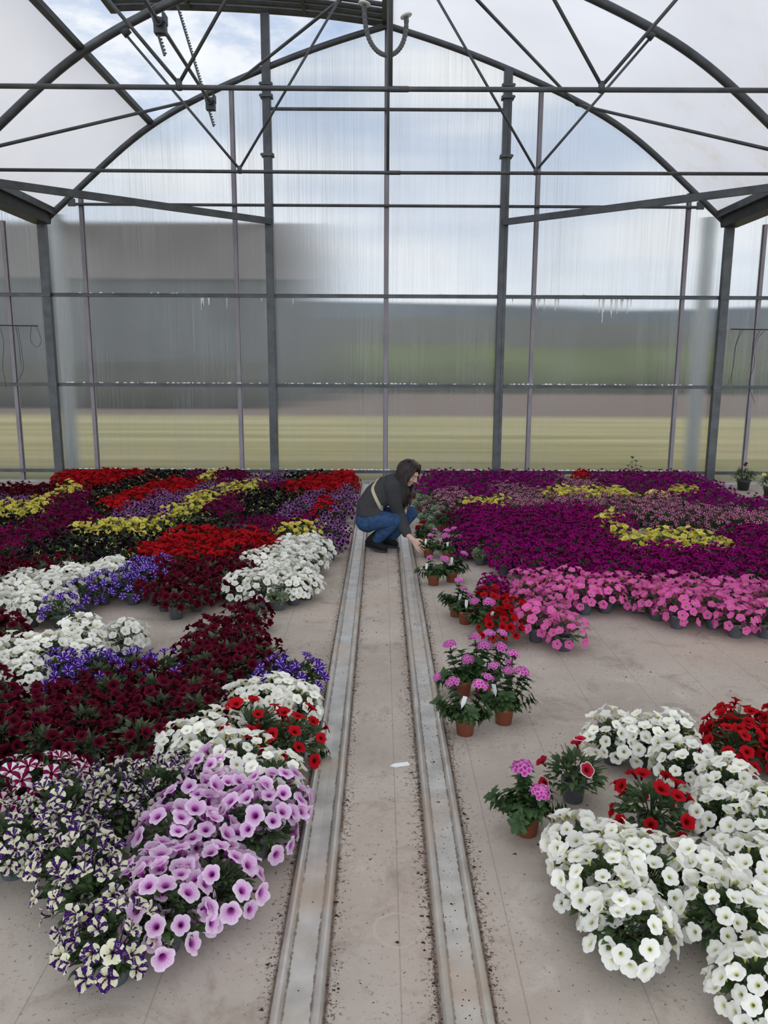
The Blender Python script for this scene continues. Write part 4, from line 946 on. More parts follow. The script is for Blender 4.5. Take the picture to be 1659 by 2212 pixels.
RP = [
 ('yellow_petunia', 'in the yellow tuft behind the magenta patch', [(1005,1078),(1025,1069),(1047,1064),(1085,1076),(1075,1091),(1047,1093),(1012,1083)]),
 ('yellow_petunia', 'in the long yellow streak far back in the right bed', [(1171,1058),(1207,1049),(1280,1051),(1336,1049),(1381,1069),(1397,1085),(1360,1072),(1240,1065),(1181,1068)]),
 ('yellow_petunia', 'in the far yellow streak at the outer right', [(1397,1072),(1427,1061),(1450,1056),(1480,1046),(1522,1055),(1482,1065),(1420,1070)]),
 ('yellow_petunia', 'in the small yellow group inside the magenta patch', [(1274,1112),(1318,1103),(1346,1099),(1366,1111),(1323,1118),(1300,1118)]),
 ('yellow_petunia', 'beside the pale pink stars, a few together', [(1370,1128),(1402,1114),(1424,1122),(1412,1132),(1392,1134)]),
 ('yellow_petunia', 'in the large yellow drift across the magenta bed', [(1311,1150),(1326,1131),(1346,1134),(1381,1144),(1455,1141),(1528,1146),(1563,1157),(1609,1167),(1568,1177),(1487,1174),(1422,1179),(1380,1170),(1341,1159)]),
 ('red_petunia', 'in the tiny red group by the right back wall', [(1230,1033),(1235,1021),(1272,1021),(1270,1033)]),
 ('star_petunia', 'in the starry tufts near the rail', [(921,1088),(923,1066),(961,1054),(1007,1064),(1008,1078),(982,1087)]),
 ('star_petunia', 'in the pale starry patch by the back wall', [(1209,1048),(1214,1031),(1240,1031),(1285,1036),(1286,1050),(1240,1050)]),
 ('star_petunia', 'in the wide starry pink band across the right bed', [(1057,1048),(1080,1041),(1169,1053),(1184,1066),(1240,1064),(1381,1073),(1402,1066),(1437,1064),(1467,1081),(1538,1091),(1581,1093),(1659,1107),(1659,1119),(1619,1122),(1518,1122),(1442,1122),(1422,1114),(1361,1105),(1240,1087),(1164,1094),(1093,1091),(1083,1071)]),
 ('violet_petunia', 'in the violet strip behind the woman, by the back wall', [(893,1046),(906,1019),(1050,1019),(1138,1021),(1214,1022),(1209,1046),(1169,1053),(1080,1041),(1057,1048),(1080,1058),(1083,1069),(1012,1068),(961,1056),(918,1066)]),
 ('violet_petunia', 'in the violet strip along the back wall at the outer right', [(1272,1021),(1400,1019),(1503,1020),(1538,1036),(1593,1061),(1652,1076),(1659,1079),(1659,1103),(1581,1093),(1538,1090),(1467,1078),(1442,1064),(1427,1061),(1366,1058),(1285,1048)]),
 ('pink_petunia', 'in the bright pink border in front of the magenta patch', [(1092,1243),(1113,1228),(1141,1233),(1164,1237),(1189,1228),(1214,1232),(1250,1238),(1331,1240),(1352,1236),(1406,1238),(1496,1240),(1659,1240),(1659,1318),(1604,1322),(1553,1316),(1500,1308),(1440,1300),(1405,1288),(1362,1274),(1310,1282),(1268,1278),(1235,1270),(1242,1312),(1225,1328),(1200,1318),(1165,1310),(1150,1290),(1110,1262)]),
 ('magenta_petunia', 'in the great magenta patch right of the woman', [(974,1111),(981,1094),(1012,1089),(1093,1091),(1164,1094),(1240,1089),(1328,1101),(1366,1111),(1369,1121),(1341,1131),(1308,1144),(1316,1152),(1361,1162),(1397,1177),(1493,1174),(1508,1169),(1553,1174),(1619,1172),(1606,1162),(1563,1146),(1568,1134),(1659,1129),(1659,1238),(1496,1238),(1406,1236),(1352,1234),(1331,1238),(1250,1236),(1189,1226),(1145,1232),(1128,1208),(1088,1195),(1037,1177),(985,1170),(966,1160),(962,1144),(984,1131),(1001,1119)]),
 ('red_petunia', 'in the red group at the right edge', [(1530,1575),(1545,1540),(1590,1518),(1659,1515),(1659,1640),(1620,1625),(1590,1600)]),
 ('white_petunia', 'in the white drift at the near right', [(1300,1555),(1330,1525),(1365,1518),(1420,1535),(1457,1530),(1490,1540),(1512,1572),(1555,1590),(1586,1624),(1622,1658),(1659,1672),(1659,1950),(1600,1950),(1530,1930),(1500,1900),(1455,1880),(1410,1905),(1395,1990),(1350,1990),(1320,1950),(1310,1920),(1275,1885),(1255,1850),(1230,1790),(1230,1760),(1290,1755),(1328,1785),(1365,1765),(1411,1775),(1447,1810),(1530,1800),(1540,1765),(1510,1740),(1505,1700),(1440,1648),(1389,1625),(1320,1590)]),
]
ZC = 0.205
def world_poly(px):
    out = []
    for (x, y) in px:
        if x <= 0: x = -150
        if x >= 1659: x = 1800
        if y < 1031: y -= 5
        w = atZ(x, y, ZC); out.append((w.x, w.y))
    return out
def inside(p, poly):
    x, y = p; c = False; n = len(poly)
    for i in range(n):
        x1, y1 = poly[i]; x2, y2 = poly[(i + 1) % n]
        if (y1 > y) != (y2 > y) and x < (x2 - x1) * (y - y1) / (y2 - y1) + x1: c = not c
    return c
def patches(P): return [(k, w, world_poly(px)) for k, w, px in P]
LW, RW = patches(LP), patches(RP)
rg = random.Random(21)
placed = []          # (kind, x, y, patch key)
used = []
def free(x, y, d): return all((x - a) ** 2 + (y - c) ** 2 > d * d for a, c in used)
EXPL = []            # explicitly placed plants, filled first: (kind, x, y, label, options)
def ex(kind, px, py, label, z=ZC, **o):
    w = atZ(px, py, z); EXPL.append((kind, w.x, w.y, label, o)); used.append((w.x, w.y))
PK = 'pale pink petunia with purple throat, '
for i, (px, py, ph) in enumerate([(352, 1915, 'foremost of the pink clump beside the speckled one'), (465, 1858, 'second of the pink clump, bulging towards the left rail'), (340, 1852, 'third of the pink clump, against the speckled petunias'), (445, 1775, 'in the middle of the pink clump'), (548, 1735, 'reaching furthest towards the left rail'), (372, 1772, 'at the waist of the pink clump'), (590, 1690, 'nearest the white drift by the left rail'), (490, 1690, 'behind the middle of the pink clump'), (465, 1632, 'topmost of the pink clump, just below the white drift'), (415, 1702, 'in the upper part of the pink clump')]):
    ex('pink_veined_petunia', px, py, PK + ph)
ex('speckled_petunia', 238, 1974, 'foremost speckled petunia, standing out on bare floor before the pink clump')
ex('speckled_petunia', 205, 1890, 'speckled petunia just behind the foremost one')
ex('striped_petunia', 30, 1660, 'burgundy petunia with bold white stripes at the left edge')
ex('striped_petunia', 100, 1650, 'burgundy white-striped petunia right beside the left edge one')
ex('red_petunia', 545, 1545, 'red petunia in the gap of the white drift, inner one of two', nf=22, sc=1.18)
ex('red_petunia', 635, 1560, 'red petunia of the pair leaning out over the left rail', nf=19, sc=1.15)
ex('white_petunia', 268, 1348, 'lone white petunia standing on bare floor before the blue-violet ribbon')
ex('burgundy_petunia', 545, 1297, 'straggly burgundy petunia beside the small flowerless plant', nf=8)
ex('red_petunia', 1412, 1705, 'single red petunia standing in the hollow of the white drift', nf=19, sc=1.12)
ex('white_rimmed_petunia', 1243, 1625, 'sparse red petunia with white rims alone on the floor', nf=6)
ex('white_petunia', 1358, 1938, 'white petunia foremost of the near right drift, its grey pot in full view')
ex('white_petunia', 1650, 2062, 'white petunia at the bottom right corner, cut by the frame')
ex('white_petunia', 1575, 1925, 'white petunia behind the corner one, its pot in shade')
ex('white_petunia', 1330, 1552, 'white petunia at the upper left tip of the near right drift')
for px, py, ph in ((1262, 1772, 'outermost, beside the lone verbena'), (1335, 1806, 'second from the lone verbena along the hollow'), (1305, 1865, 'bulging onto the floor below the lone verbena'), (1400, 1842, 'before the single red plant'), (1400, 1560, 'at the middle of its rear edge'), (1450, 1555, 'touching the red group at the rear edge')):
    ex('white_petunia', px, py, 'white petunia of the near right drift, ' + ph)
for px, py, ph in ((392, 1572, 'leftmost of the drift behind the pink clump'), (440, 1588, 'over the top of the pink clump'), (515, 1612, 'between the red pair and the pink clump'), (580, 1648, 'hanging out below the outer red plant'), (585, 1480, 'in the tuft above the red pair'), (636, 1487, 'outermost of the tuft above the red pair'), (535, 1476, 'innermost of the tuft above the red pair'), (465, 1552, 'between dark burgundy and the inner red plant')):
    ex('white_petunia', px, py, 'white petunia near the left rail, ' + ph)
for px, py, ph in ((598, 1425, 'inner one'), (645, 1425, 'outermost, by the rail')):
    ex('blue_star_petunia', px, py, 'white-starred blue-violet petunia at the bed corner by the left rail, ' + ph)
ex('red_petunia', 1064, 1287, 'red petunia beside the pink verbenas, rear of three')
ex('red_petunia', 1105, 1293, 'red petunia against the bright pink border, middle of three')
ex('red_petunia', 1083, 1325, 'red petunia drooping over its pot, front of three')
ex('magenta_petunia', 1066, 1241, 'single deep magenta petunia at the left tip of the pink border', near=True)
ex('pink_petunia', 1222, 1335, 'bright pink petunia foremost at the near corner of the border', nf=8)
ex('pink_petunia', 1160, 1318, 'bright pink petunia next to the drooping red one')
def within(W_, x, y): return any(inside((x, y), poly) for _, _, poly in W_)
def fill(W_, side, dx=0.196):
    row = 0; y = 1.7
    while y < 11.42:
        x = -7.5 + (dx / 2 if row % 2 else 0)
        while x < 7.5:
            X, Y = x + rg.uniform(-0.028, 0.028), y + rg.uniform(-0.028, 0.028)
            x += dx
            if (X < -0.40) != (side < 0) or (side > 0 and X < 0.42): continue
            if Y < 5 and not free(X, Y, 0.155): continue
            if Y >= 5 and not free(X, Y, 0.12): continue
            for i, (k, wds, poly) in enumerate(W_):
                if inside((X, Y), poly) and all(within(W_, X + ox, Y + oy) or within(W_, X + 1.7 * ox, Y + 1.7 * oy) for ox, oy in ((0.06, 0), (-0.06, 0), (-0.03 * X / Y, -0.09))):
                    placed.append((k, X, Y, (side, i))); used.append((X, Y)); break
        y += dx * 0.866; row += 1
fill(LW, -1); fill(RW, 1)
ORD = ['nearest', 'second nearest', 'third nearest', 'fourth nearest', 'fifth nearest', 'sixth nearest', 'seventh nearest', 'eighth nearest']
from collections import defaultdict
byp = defaultdict(list)
for q in placed: byp[q[3]].append(q)
KC = defaultdict(int)
for key, qs in byp.items():
    side, i = key; k, wds, _ = (LW if side < 0 else RW)[i]
    qs.sort(key=lambda q: q[1] ** 2 + q[2] ** 2)
    wd = V[k][5]
    for j, (_, X, Y, _k) in enumerate(qs):
        KC[k] += 1
        if len(qs) == 1: plant(k, X, Y, f'{wd} {wds}')
        elif len(qs) <= 8: plant(k, X, Y, f'{wd} {wds}, {ORD[j]}', f'{wd}s {wds}')
        else:
            ds = sorted(q[2] for q in qs); xs = sorted(q[1] for q in qs); n3 = len(qs) // 3
            dd = 'front' if Y < ds[n3] else ('rear' if Y > ds[-n3] else 'middle'); xx = 'left' if X < xs[n3] else ('right' if X > xs[-n3] else 'centre')
            lab = f'{wd} {wds}'
            if len(lab.split()) <= 12: lab += f', at its {dd} {xx}'
            elif len(lab.split()) <= 14: lab += f', {dd} {xx}'
            plant(k, X, Y, lab, lab.replace(wd, wd + 's', 1), label_stick=(rg.random() < 0.04))
for (k, x, y, label, o) in EXPL: KC[k] += 1; plant(k, x, y, label, **o)
print('PLANTS', NPL[0], dict(KC))

# ------------------------------------------------------------------ verbenas and other single plants
def floret_head(mt, seed):
    rn = random.Random(seed); b = MB()
    for i in range(22):
        a = i * 2.4; rr = math.sqrt((i + 0.5) / 22); d = Vector((rr * math.cos(a), rr * math.sin(a), 1.05 - rr * 0.95)).normalized()
        p = Vector((d.x * 0.030 * (0.4 + rr * 0.75), d.y * 0.030 * (0.4 + rr * 0.75), d.z * 0.016 + rn.uniform(-0.002, 0.002)))
        add_flower(b, frame(p, d, rn.random() * 6), 0.0105, 4, 2, rn, 1.0)
    b.tube([(0, 0, -0.05), (0, 0, 0.0)], [0.0022, 0.004], 5)
    return b.mesh('flower_head', mt, True)
HEADS = {c: [floret_head(M['verbena_' + c], 50 + i) for i in range(2)] for c in ('pink', 'red', 'dark')}
def shoot(b, base, tip, rn, leafL=0.044):
    """a verbena shoot: a bent stem with pairs of toothed leaves"""
    base, tip = Vector(base), Vector(tip); mid = (base + tip) / 2 + Vector((tip.x - base.x, tip.y - base.y, 0)) * 0.18 + Vector((0, 0, -0.01))
    pts = [base.lerp(mid, t) .lerp(mid.lerp(tip, t), t) for t in [i / 6 for i in range(7)]]
    b.tube(pts, [0.0026] * 5 + [0.0022, 0.0018], 5, cap=False)
    for i in range(1, 7):
        d = (pts[i] - pts[i - 1]).normalized(); s0 = d.orthogonal().normalized(); s0.rotate(Matrix.Rotation(i * 1.57 + rn.random(), 3, d))
        for s in (s0, -s0):
            for rep in range(3):
                s2 = s.copy(); s2.rotate(Matrix.Rotation(rep * 0.9 + rn.uniform(-0.4, 0.4), 3, d))
                dr = (s2 + d * rn.uniform(0.1, 0.7) + Vector((0, 0, rn.uniform(-0.2, 0.2)))).normalized(); sd = dr.cross(d)
                if sd.length < 0.05: continue
                sd.normalize(); nn = sd.cross(dr)
                L = leafL * rn.uniform(0.7, 1.2)
                M4 = Matrix((sd, dr, nn)).transposed().to_4x4(); M4.translation = pts[i]
                add_leaf(b, M4, L, L * 0.38, 6, 0.2, 0.3, 0.16, rn)
def verbena(name, px, py, label, pot, shoots, heads='pink', sc=1.0, stick=None, lm='leaf_verbena', cat='potted flower', group=None):
    """px, py: the foot of the pot; shoots: (dx, dy, height, has flower) in metres about the pot"""
    w = atZ(px, py, 0.0); rn = random.Random(int(px * 3 + py)); yb = w.y + 0.035
    t = empty(name, (w.x, yb, 0)); tag(t, label, cat, group)
    link('soil', SOIL, link('pot', POT[pot], t))
    b = MB()
    for (dx, dy, h, fl_) in shoots:
        shoot(b, (dx * 0.12, dy * 0.12, 0.08), (dx * sc, dy * sc, h * sc), rn)
    for _ in range(60):     # low skirt over the rim
        a = rn.random() * 6.28; dr = Vector((math.cos(a), math.sin(a), rn.uniform(-0.1, 0.6))).normalized(); sd = dr.cross(Vector((0, 0, 1))).normalized(); nn = sd.cross(dr)
        M4 = Matrix((sd, dr, nn)).transposed().to_4x4(); k = rn.uniform(0.015, 0.06); M4.translation = (math.cos(a) * k, math.sin(a) * k, rn.uniform(0.085, 0.13))
        L = rn.uniform(0.035, 0.055); add_leaf(b, M4, L, L * 0.36, 6, 0.2, 0.4, 0.16, rn)
    link('foliage', b.mesh('foliage', M[lm]), t)
    for (dx, dy, h, fl_) in shoots:
        if fl_:
            o = link('flower_head', rn.choice(HEADS[heads]), t); k = rn.uniform(0.9, 1.12) * (fl_ if fl_ > 0 else 1)
            o.matrix_local = frame(Vector((dx * sc, dy * sc, h * sc + 0.012)), (dx * 1.2, dy * 1.2 - 0.05, 0.28), rn.random() * 6) @ Matrix.Scale(k, 4)
    if stick:
        o = link('plant_label', LABEL, t); o.location = stick; o.rotation_euler = (0.15, rn.uniform(-0.25, 0.25), rn.uniform(-0.5, 0.5)); o.scale = (1.15, 1, 1)
    return t
# near aisle group of four
verbena('pink_verbena', 1006, 1592, 'pink verbena in terracotta pot, front left of the group of four by the right rail', 'terra', [(-0.13, -0.01, 0.16, 0), (-0.06, 0.03, 0.235, 1.0), (0.07, 0.03, 0.22, 1.05), (0.10, -0.03, 0.12, 0), (0.02, -0.06, 0.14, 0), (0.11, 0.06, 0.245, 1.0), (-0.10, 0.05, 0.13, 0)], stick=(-0.015, -0.02, 0.16))
verbena('pink_verbena', 1090, 1568, 'pink verbena in terracotta pot, right one of the group of four', 'terra', [(0.14, -0.01, 0.13, 0), (0.02, 0.02, 0.25, 0.9), (0.09, 0.03, 0.24, 1.0), (-0.05, 0.05, 0.26, 0.9), (-0.09, -0.04, 0.15, 0), (0.12, 0.05, 0.20, 0), (0.0, -0.06, 0.17, 0), (0.05, 0.08, 0.31, 0.9)], stick=(-0.05, -0.02, 0.17))
verbena('pink_verbena', 1000, 1508, 'pink verbena in terracotta pot, rear left of the group of four, nearest the rail', 'terra', [(-0.13, -0.02, 0.10, 0.8), (-0.07, 0.03, 0.26, 1.0), (0.02, -0.03, 0.20, 1.05), (0.08, 0.02, 0.18, 0), (-0.10, -0.05, 0.13, 0), (0.0, 0.07, 0.22, 0)])
verbena('pink_verbena', 1045, 1505, 'pink verbena in terracotta pot, tallest and rearmost of the group of four', 'terra', [(-0.05, 0.02, 0.30, 1.0), (0.03, 0.05, 0.31, 0.9), (0.10, 0.05, 0.31, 0.9), (0.0, 0.0, 0.26, 1.0), (0.09, 0.0, 0.25, 1.0), (-0.08, 0.04, 0.2, 0), (0.12, 0.03, 0.2, 0), (0.13, -0.02, 0.17, 0.8), (-0.03, -0.05, 0.2, 0)], stick=(0.0, -0.03, 0.17))
verbena('pink_verbena', 1141, 1811, 'lone pink verbena in terracotta pot beside the near right white drift', 'terra', [(-0.13, 0.0, 0.15, 0), (-0.02, 0.02, 0.24, 1.25), (0.04, -0.02, 0.165, 1.2), (0.14, 0.0, 0.10, 0), (-0.05, -0.07, 0.09, 0), (0.09, 0.05, 0.14, 0), (-0.06, 0.05, 0.14, 0), (-0.01, 0.03, 0.2, 0)], stick=(0.055, 0.01, 0.15))
# pair level with the rail joint
verbena('pink_verbena', 937, 1266, 'pink verbena in terracotta pot, left of the pair by the rail joint', 'terra', [(-0.13, 0.0, 0.12, 0), (-0.03, 0.02, 0.21, 0.9), (0.09, 0.0, 0.20, 1.05), (0.10, -0.03, 0.11, 0), (-0.07, 0.03, 0.14, 0), (0.03, -0.04, 0.15, 0)], stick=(-0.06, 0.0, 0.14))
verbena('pink_verbena', 976, 1259, 'pink verbena in terracotta pot, right of the pair by the rail joint', 'terra', [(0.10, 0.02, 0.22, 1.0), (0.12, -0.02, 0.12, 0), (0.04, 0.04, 0.17, 0), (-0.05, 0.02, 0.14, 0), (0.07, 0.0, 0.15, 0)], stick=(0.0, 0.02, 0.16))
# three in front of the red ones
verbena('pink_verbena', 986, 1334, 'pink verbena in terracotta pot, rear left of the three before the red petunias', 'terra', [(-0.11, -0.01, 0.15, 0), (0.02, 0.02, 0.24, 0.9), (0.05, 0.0, 0.19, 0.7), (-0.06, 0.03, 0.13, 0), (0.09, 0.0, 0.14, 0.7)], stick=(0.02, -0.03, 0.13))
verbena('pink_verbena', 1006, 1350, 'pink verbena in terracotta pot, middle of the three before the red petunias', 'terra', [(0.10, 0.04, 0.23, 0), (0.12, 0.08, 0.22, 0.9), (-0.02, 0.02, 0.15, 0), (0.08, 0.0, 0.14, 0), (0.13, 0.02, 0.17, 0.7), (-0.06, 0.0, 0.11, 0)], stick=(0.0, -0.04, 0.14))
verbena('pink_verbena', 1046, 1372, 'pink verbena in terracotta pot, foremost of the three before the red petunias', 'terra', [(-0.06, 0.02, 0.20, 1.1), (0.03, 0.0, 0.20, 1.1), (-0.09, 0.0, 0.12, 0), (0.08, 0.0, 0.12, 0), (0.0, -0.05, 0.14, 0), (-0.03, 0.05, 0.15, 0)], stick=(0.045, -0.02, 0.12))
# beside her hand
verbena('pink_verbena', 926, 1206, 'pink verbena in the terracotta pot the woman reaches for', 'terra', [(-0.07, 0.0, 0.12, 0), (0.02, 0.03, 0.19, 0.9), (0.09, 0.02, 0.14, 0), (0.04, -0.04, 0.13, 0), (0.06, 0.05, 0.24, 0.8)], stick=(-0.03, -0.02, 0.14))
verbena('pink_verbena', 967, 1211, 'pink verbena in terracotta pot next to the one in her hand', 'terra', [(-0.02, 0.03, 0.20, 1.2), (0.0, 0.08, 0.24, 0.9), (0.09, 0.0, 0.13, 0), (-0.09, 0.0, 0.12, 0), (0.03, -0.05, 0.12, 0)], stick=(0.0, -0.02, 0.13))
verbena('pink_verbena', 997, 1204, 'pink verbena in grey pot at the edge of the magenta patch', 'grey', [(-0.03, 0.0, 0.17, 1.0), (-0.07, 0.05, 0.24, 0.9), (0.06, 0.0, 0.14, 0), (-0.06, -0.02, 0.12, 0), (0.03, -0.04, 0.13, 0)])
verbena('red_verbena', 914, 1180, 'small red-flowered verbena just above her reaching hand', 'terra', [(-0.05, 0.0, 0.17, 1.0), (0.0, 0.03, 0.21, 1.0), (-0.02, -0.03, 0.14, 0), (0.06, 0.02, 0.15, 0), (-0.06, 0.03, 0.13, 0)], 'red')
verbena('crimson_verbena', 958, 1150, 'crimson verbena in terracotta pot, left of two beside the magenta patch', 'terra', [(0.0, 0.0, 0.20, 0.9), (0.07, 0.02, 0.17, 0.8), (-0.05, 0.03, 0.15, 0.8), (0.05, -0.04, 0.13, 0)], 'dark')
verbena('crimson_verbena', 978, 1142, 'crimson verbena touching the magenta patch, right of two', 'terra', [(0.0, 0.0, 0.20, 0.9), (0.07, 0.02, 0.17, 0.8), (-0.05, 0.03, 0.15, 0.8), (0.05, -0.04, 0.13, 0)], 'dark')
SPRAY = [(0.0, 0.0, 0.17, 0), (0.08, 0.02, 0.14, 0), (-0.08, 0.03, 0.14, 0), (0.03, -0.07, 0.12, 0), (-0.05, -0.06, 0.13, 0), (0.02, 0.08, 0.15, 0)]
for px, py, ph in ((893, 1078, 'rearmost of the row beyond her face'), (912, 1092, 'second of the row beyond her face'), (905, 1108, 'beside her far knee'), (928, 1108, 'in the middle of the leafy group'), (946, 1120, 'next to the starry tufts'), (917, 1138, 'right of her far knee, near the rail'), (940, 1145, 'in front of the leafy group'), (925, 1160, 'foremost, just behind the red verbena'), (955, 1132, 'against the magenta patch')):
    verbena('green_seedling', px, py, 'flowerless plant with pale-edged leaves, ' + ph, 'terra', SPRAY, lm='leaf_edge', sc=1.0 + (px % 7) * 0.02, cat='potted plant')
verbena('green_seedling', 1038, 1222, 'small flowerless grey-green plant in grey pot before the magenta patch', 'grey', SPRAY, lm='leaf_grey', cat='potted plant', stick=(0.02, -0.04, 0.11))
verbena('green_seedling', 601, 1320, 'small flowerless plant in grey pot standing before the big white patch', 'grey', SPRAY, lm='leaf_grey', cat='potted plant', stick=(0.04, -0.03, 0.11))
# two bushy plants at the right back corner, a weed at the sill
def bush(px, py, label, sc, heads, hm):
    w = atZ(px, py, 0); t = empty('bushy_plant', (w.x, w.y + 0.06, 0)); tag(t, label, 'potted plant')
    o = link('pot', POT['dark'], t); o.scale = (1.5 * sc, 1.5 * sc, 1.3 * sc)
    o = link('foliage', foliage_mesh('foliage', 77, M['leaf'], 260, 2, 0.8), t); o.scale = (1.25 * sc,) * 3; o.location = (0, 0, 0.03)
    for i, (dx, dy, dz) in enumerate(heads):
        o = link('flower', FLW[hm][i % 4], t); o.matrix_local = frame(Vector((dx, dy, dz)), (dx, dy - 0.3, 0.6), i)
bush(1609, 1060, 'bushy green plant in dark pot alone by the back wall, one purple flower', 1.25, [(-0.03, -0.06, 0.37), (0.0, -0.03, 0.39)], 'crimson_petunia')
bush(1668, 1078, 'bushy green plant in dark pot at the right frame edge, yellow flower', 1.25, [(-0.14, -0.06, 0.33)], 'yellow_petunia')
w = atY(1366, 1018, 11.42); b = MB(); rn = random.Random(4)
for (dx, h) in ((-0.02, 0.34), (0.05, 0.28), (0.12, 0.20), (-0.08, 0.22)):
    shoot(b, (w.x, 11.42, 0.0), (w.x + dx, 11.42 + rn.uniform(-.03, .03), h + 0.08), rn, 0.05)
o = b.obj('weed', M['leaf_grey']); tag(o, 'small wild weed growing at the foot of the back wall', 'weed')

# ------------------------------------------------------------------ things lying on the floor
w = atZ(868, 1652); b = MB(); hw, L_, tip = 0.016, 0.066, 0.022
o_ = [(-L_ / 2, -hw), (L_ / 2 - 0.003, -hw), (L_ / 2, -hw + 0.003), (L_ / 2, hw - 0.003), (L_ / 2 - 0.003, hw), (-L_ / 2, hw), (-L_ / 2 - tip, 0)]
n = len(o_); b.add([(x, y, z) for z in (0.0, 0.0012) for x, y in o_], [tuple(range(n - 1, -1, -1)), tuple(range(n, 2 * n))] + [(i, (i + 1) % n, n + (i + 1) % n, n + i) for i in range(n)])
o = b.obj('plant_label', M['white']); o.location = (w.x, w.y, 0.001); o.rotation_euler = (0, 0, 0.28); tag(o, 'white pointed plant label lying on the aisle between the rails', 'plant label')
w = atZ(665, 1638); b = MB(); rn = random.Random(8)
for k in range(3): shoot(b, (w.x, w.y, 0.012), (w.x + 0.05 + 0.02 * k, w.y + 0.02 * (k - 1), 0.02), rn, 0.025)
t = b.obj('fallen_sprig', M['leaf']); tag(t, 'wilted green sprig fallen beside the left rail', 'sprig')
b = MB(); add_flower(b, frame(Vector((w.x - 0.03, w.y - 0.01, 0.03)), (-0.6, -0.5, 0.3), 1), 0.02, 4, 3, rn, 1.5); b.obj('flower', V['burgundy_petunia'][0], t, True)
w = atZ(585, 1843); b = MB()
for k in range(4): shoot(b, (w.x, w.y, 0.01), (w.x + 0.035 * math.cos(k * 1.3), w.y + 0.035 * math.sin(k * 1.3), 0.015), rn, 0.02)
t = b.obj('fallen_sprig', M['leaf_grey']); tag(t, 'scrap of withered leaves on the floor under the pink clump', 'sprig')

# ------------------------------------------------------------------ the woman crouching in the aisle
from mathutils.bvhtree import BVHTree
def K(cx, cy, Y): return atY(700 + cx / 5.53, 950 + cy / 5.53, Y)      # a point of the close-up at depth Y
def ell(b, c, rad, rot=None, n=14):
    vs, fs = [], []; m_ = n // 2
    for i in range(m_ + 1):
        th = math.pi * i / m_
        for j in range(n):
            ph = 2 * math.pi * j / n
            v = Vector((rad[0] * math.sin(th) * math.cos(ph), rad[1] * math.sin(th) * math.sin(ph), rad[2] * math.cos(th)))
            vs.append(Vector(c) + (rot @ v if rot is not None else v))
    for i in range(m_):
        for j in range(n): fs.append((i * n + j, (i + 1) * n + j, (i + 1) * n + (j + 1) % n, i * n + (j + 1) % n))
    b.add(vs, fs)
def caps(b, p0, r0_, p1, r1_, n=14):
    p0, p1 = Vector(p0), Vector(p1); pts, rs = [], []
    d = (p1 - p0); L = d.length; d = d / L if L > 1e-6 else Vector((0, 0, 1))
    for k in range(5): a = math.pi / 2 * (k / 4); pts.append(p0 - d * r0_ * math.cos(a)); rs.append(max(1e-4, r0_ * math.sin(a)))
    for k in range(5): a = math.pi / 2 * (k / 4); pts.append(p1 + d * r1_ * math.sin(a)); rs.append(max(1e-4, r1_ * math.cos(a)))
    b.tube(pts, rs, n)
def chain(b, pts):
    for (p, r_), (q, s_) in zip(pts, pts[1:]): caps(b, p, r_, q, s_)
def solid(name, b, voxel, it, mt, parent=None, fac=0.5):
    me = b.mesh(name + '_rough', mt); o = bpy.data.objects.new(name + '_rough', me); COL.objects.link(o)
    rm = o.modifiers.new('r', 'REMESH'); rm.mode = 'VOXEL'; rm.voxel_size = voxel; rm.use_smooth_shade = True
    if it: sm = o.modifiers.new('s', 'SMOOTH'); sm.iterations = it; sm.factor = fac
    dg = bpy.context.evaluated_depsgraph_get(); ev = o.evaluated_get(dg)
    me2 = bpy.data.meshes.new_from_object(ev); me2.name = name
    bpy.data.objects.remove(o); bpy.data.meshes.remove(me)
    me2.materials.clear(); me2.materials.append(mt)
    me2.polygons.foreach_set('use_smooth', [True] * len(me2.polygons))
    return link(name, me2, parent)
M['skin'] = mat('skin', (0.56, 0.36, 0.28), 0.5, noise=(40, 0.06)); M['skin'].node_tree.nodes['Principled BSDF'].inputs['Subsurface Weight'].default_value = 0.08
M['sweater'] = mat('charcoal_knit', (0.046, 0.046, 0.049), 0.95, spec=0.1, noise=(260, 0.6), bump=(200, 0.4, 0.004))
M['denim'] = mat('blue_denim', (0.028, 0.062, 0.135), 0.85, spec=0.15, noise=(30, 0.3), bump=(16, 0.6, 0.03))
M['boot'] = mat('black_suede', (0.012, 0.012, 0.014), 0.75, spec=0.2, noise=(30, 0.3))
M['sole'] = mat('black_rubber_sole', (0.03, 0.03, 0.032), 0.6)
M['hair'] = mat('dark_brown_hair', (0.016, 0.0085, 0.0055), 0.36, spec=0.35, noise=(30, 0.4))
M['lip'] = mat('lips', (0.40, 0.16, 0.14), 0.5)
M['strap'] = mat('beige_webbing', (0.42, 0.37, 0.24), 0.8, bump=(200, 0.3, 0.002))
YN, YF, YM = 7.09, 7.30, 7.19
hipn, hipf = K(515, 965, YN + 0.02), K(530, 955, YF - 0.02)
kneen, kneef = K(845, 962, YN - 0.06), K(1048, 872, YF + 0.06)
ankn, ankf = K(640, 1175, YN + 0.02), K(800, 1160, YF)
shn, shf = K(815, 560, 7.04), K(905, 545, 7.34)
elbn, wrn = K(893, 885, 7.10), K(1060, 1195, 6.93)
elbf, wrf = K(985, 745, 7.33), K(950, 885, 7.22)
neck0, HC = K(895, 470, YM), K(1012, 392, YM - 0.01)
HR = Matrix.Rotation(R(-27), 3, 'Z') @ Matrix.Rotation(R(31), 3, 'Y')
def hd(x, y, z): return HC + HR @ Vector((x, y, z))
b = MB()
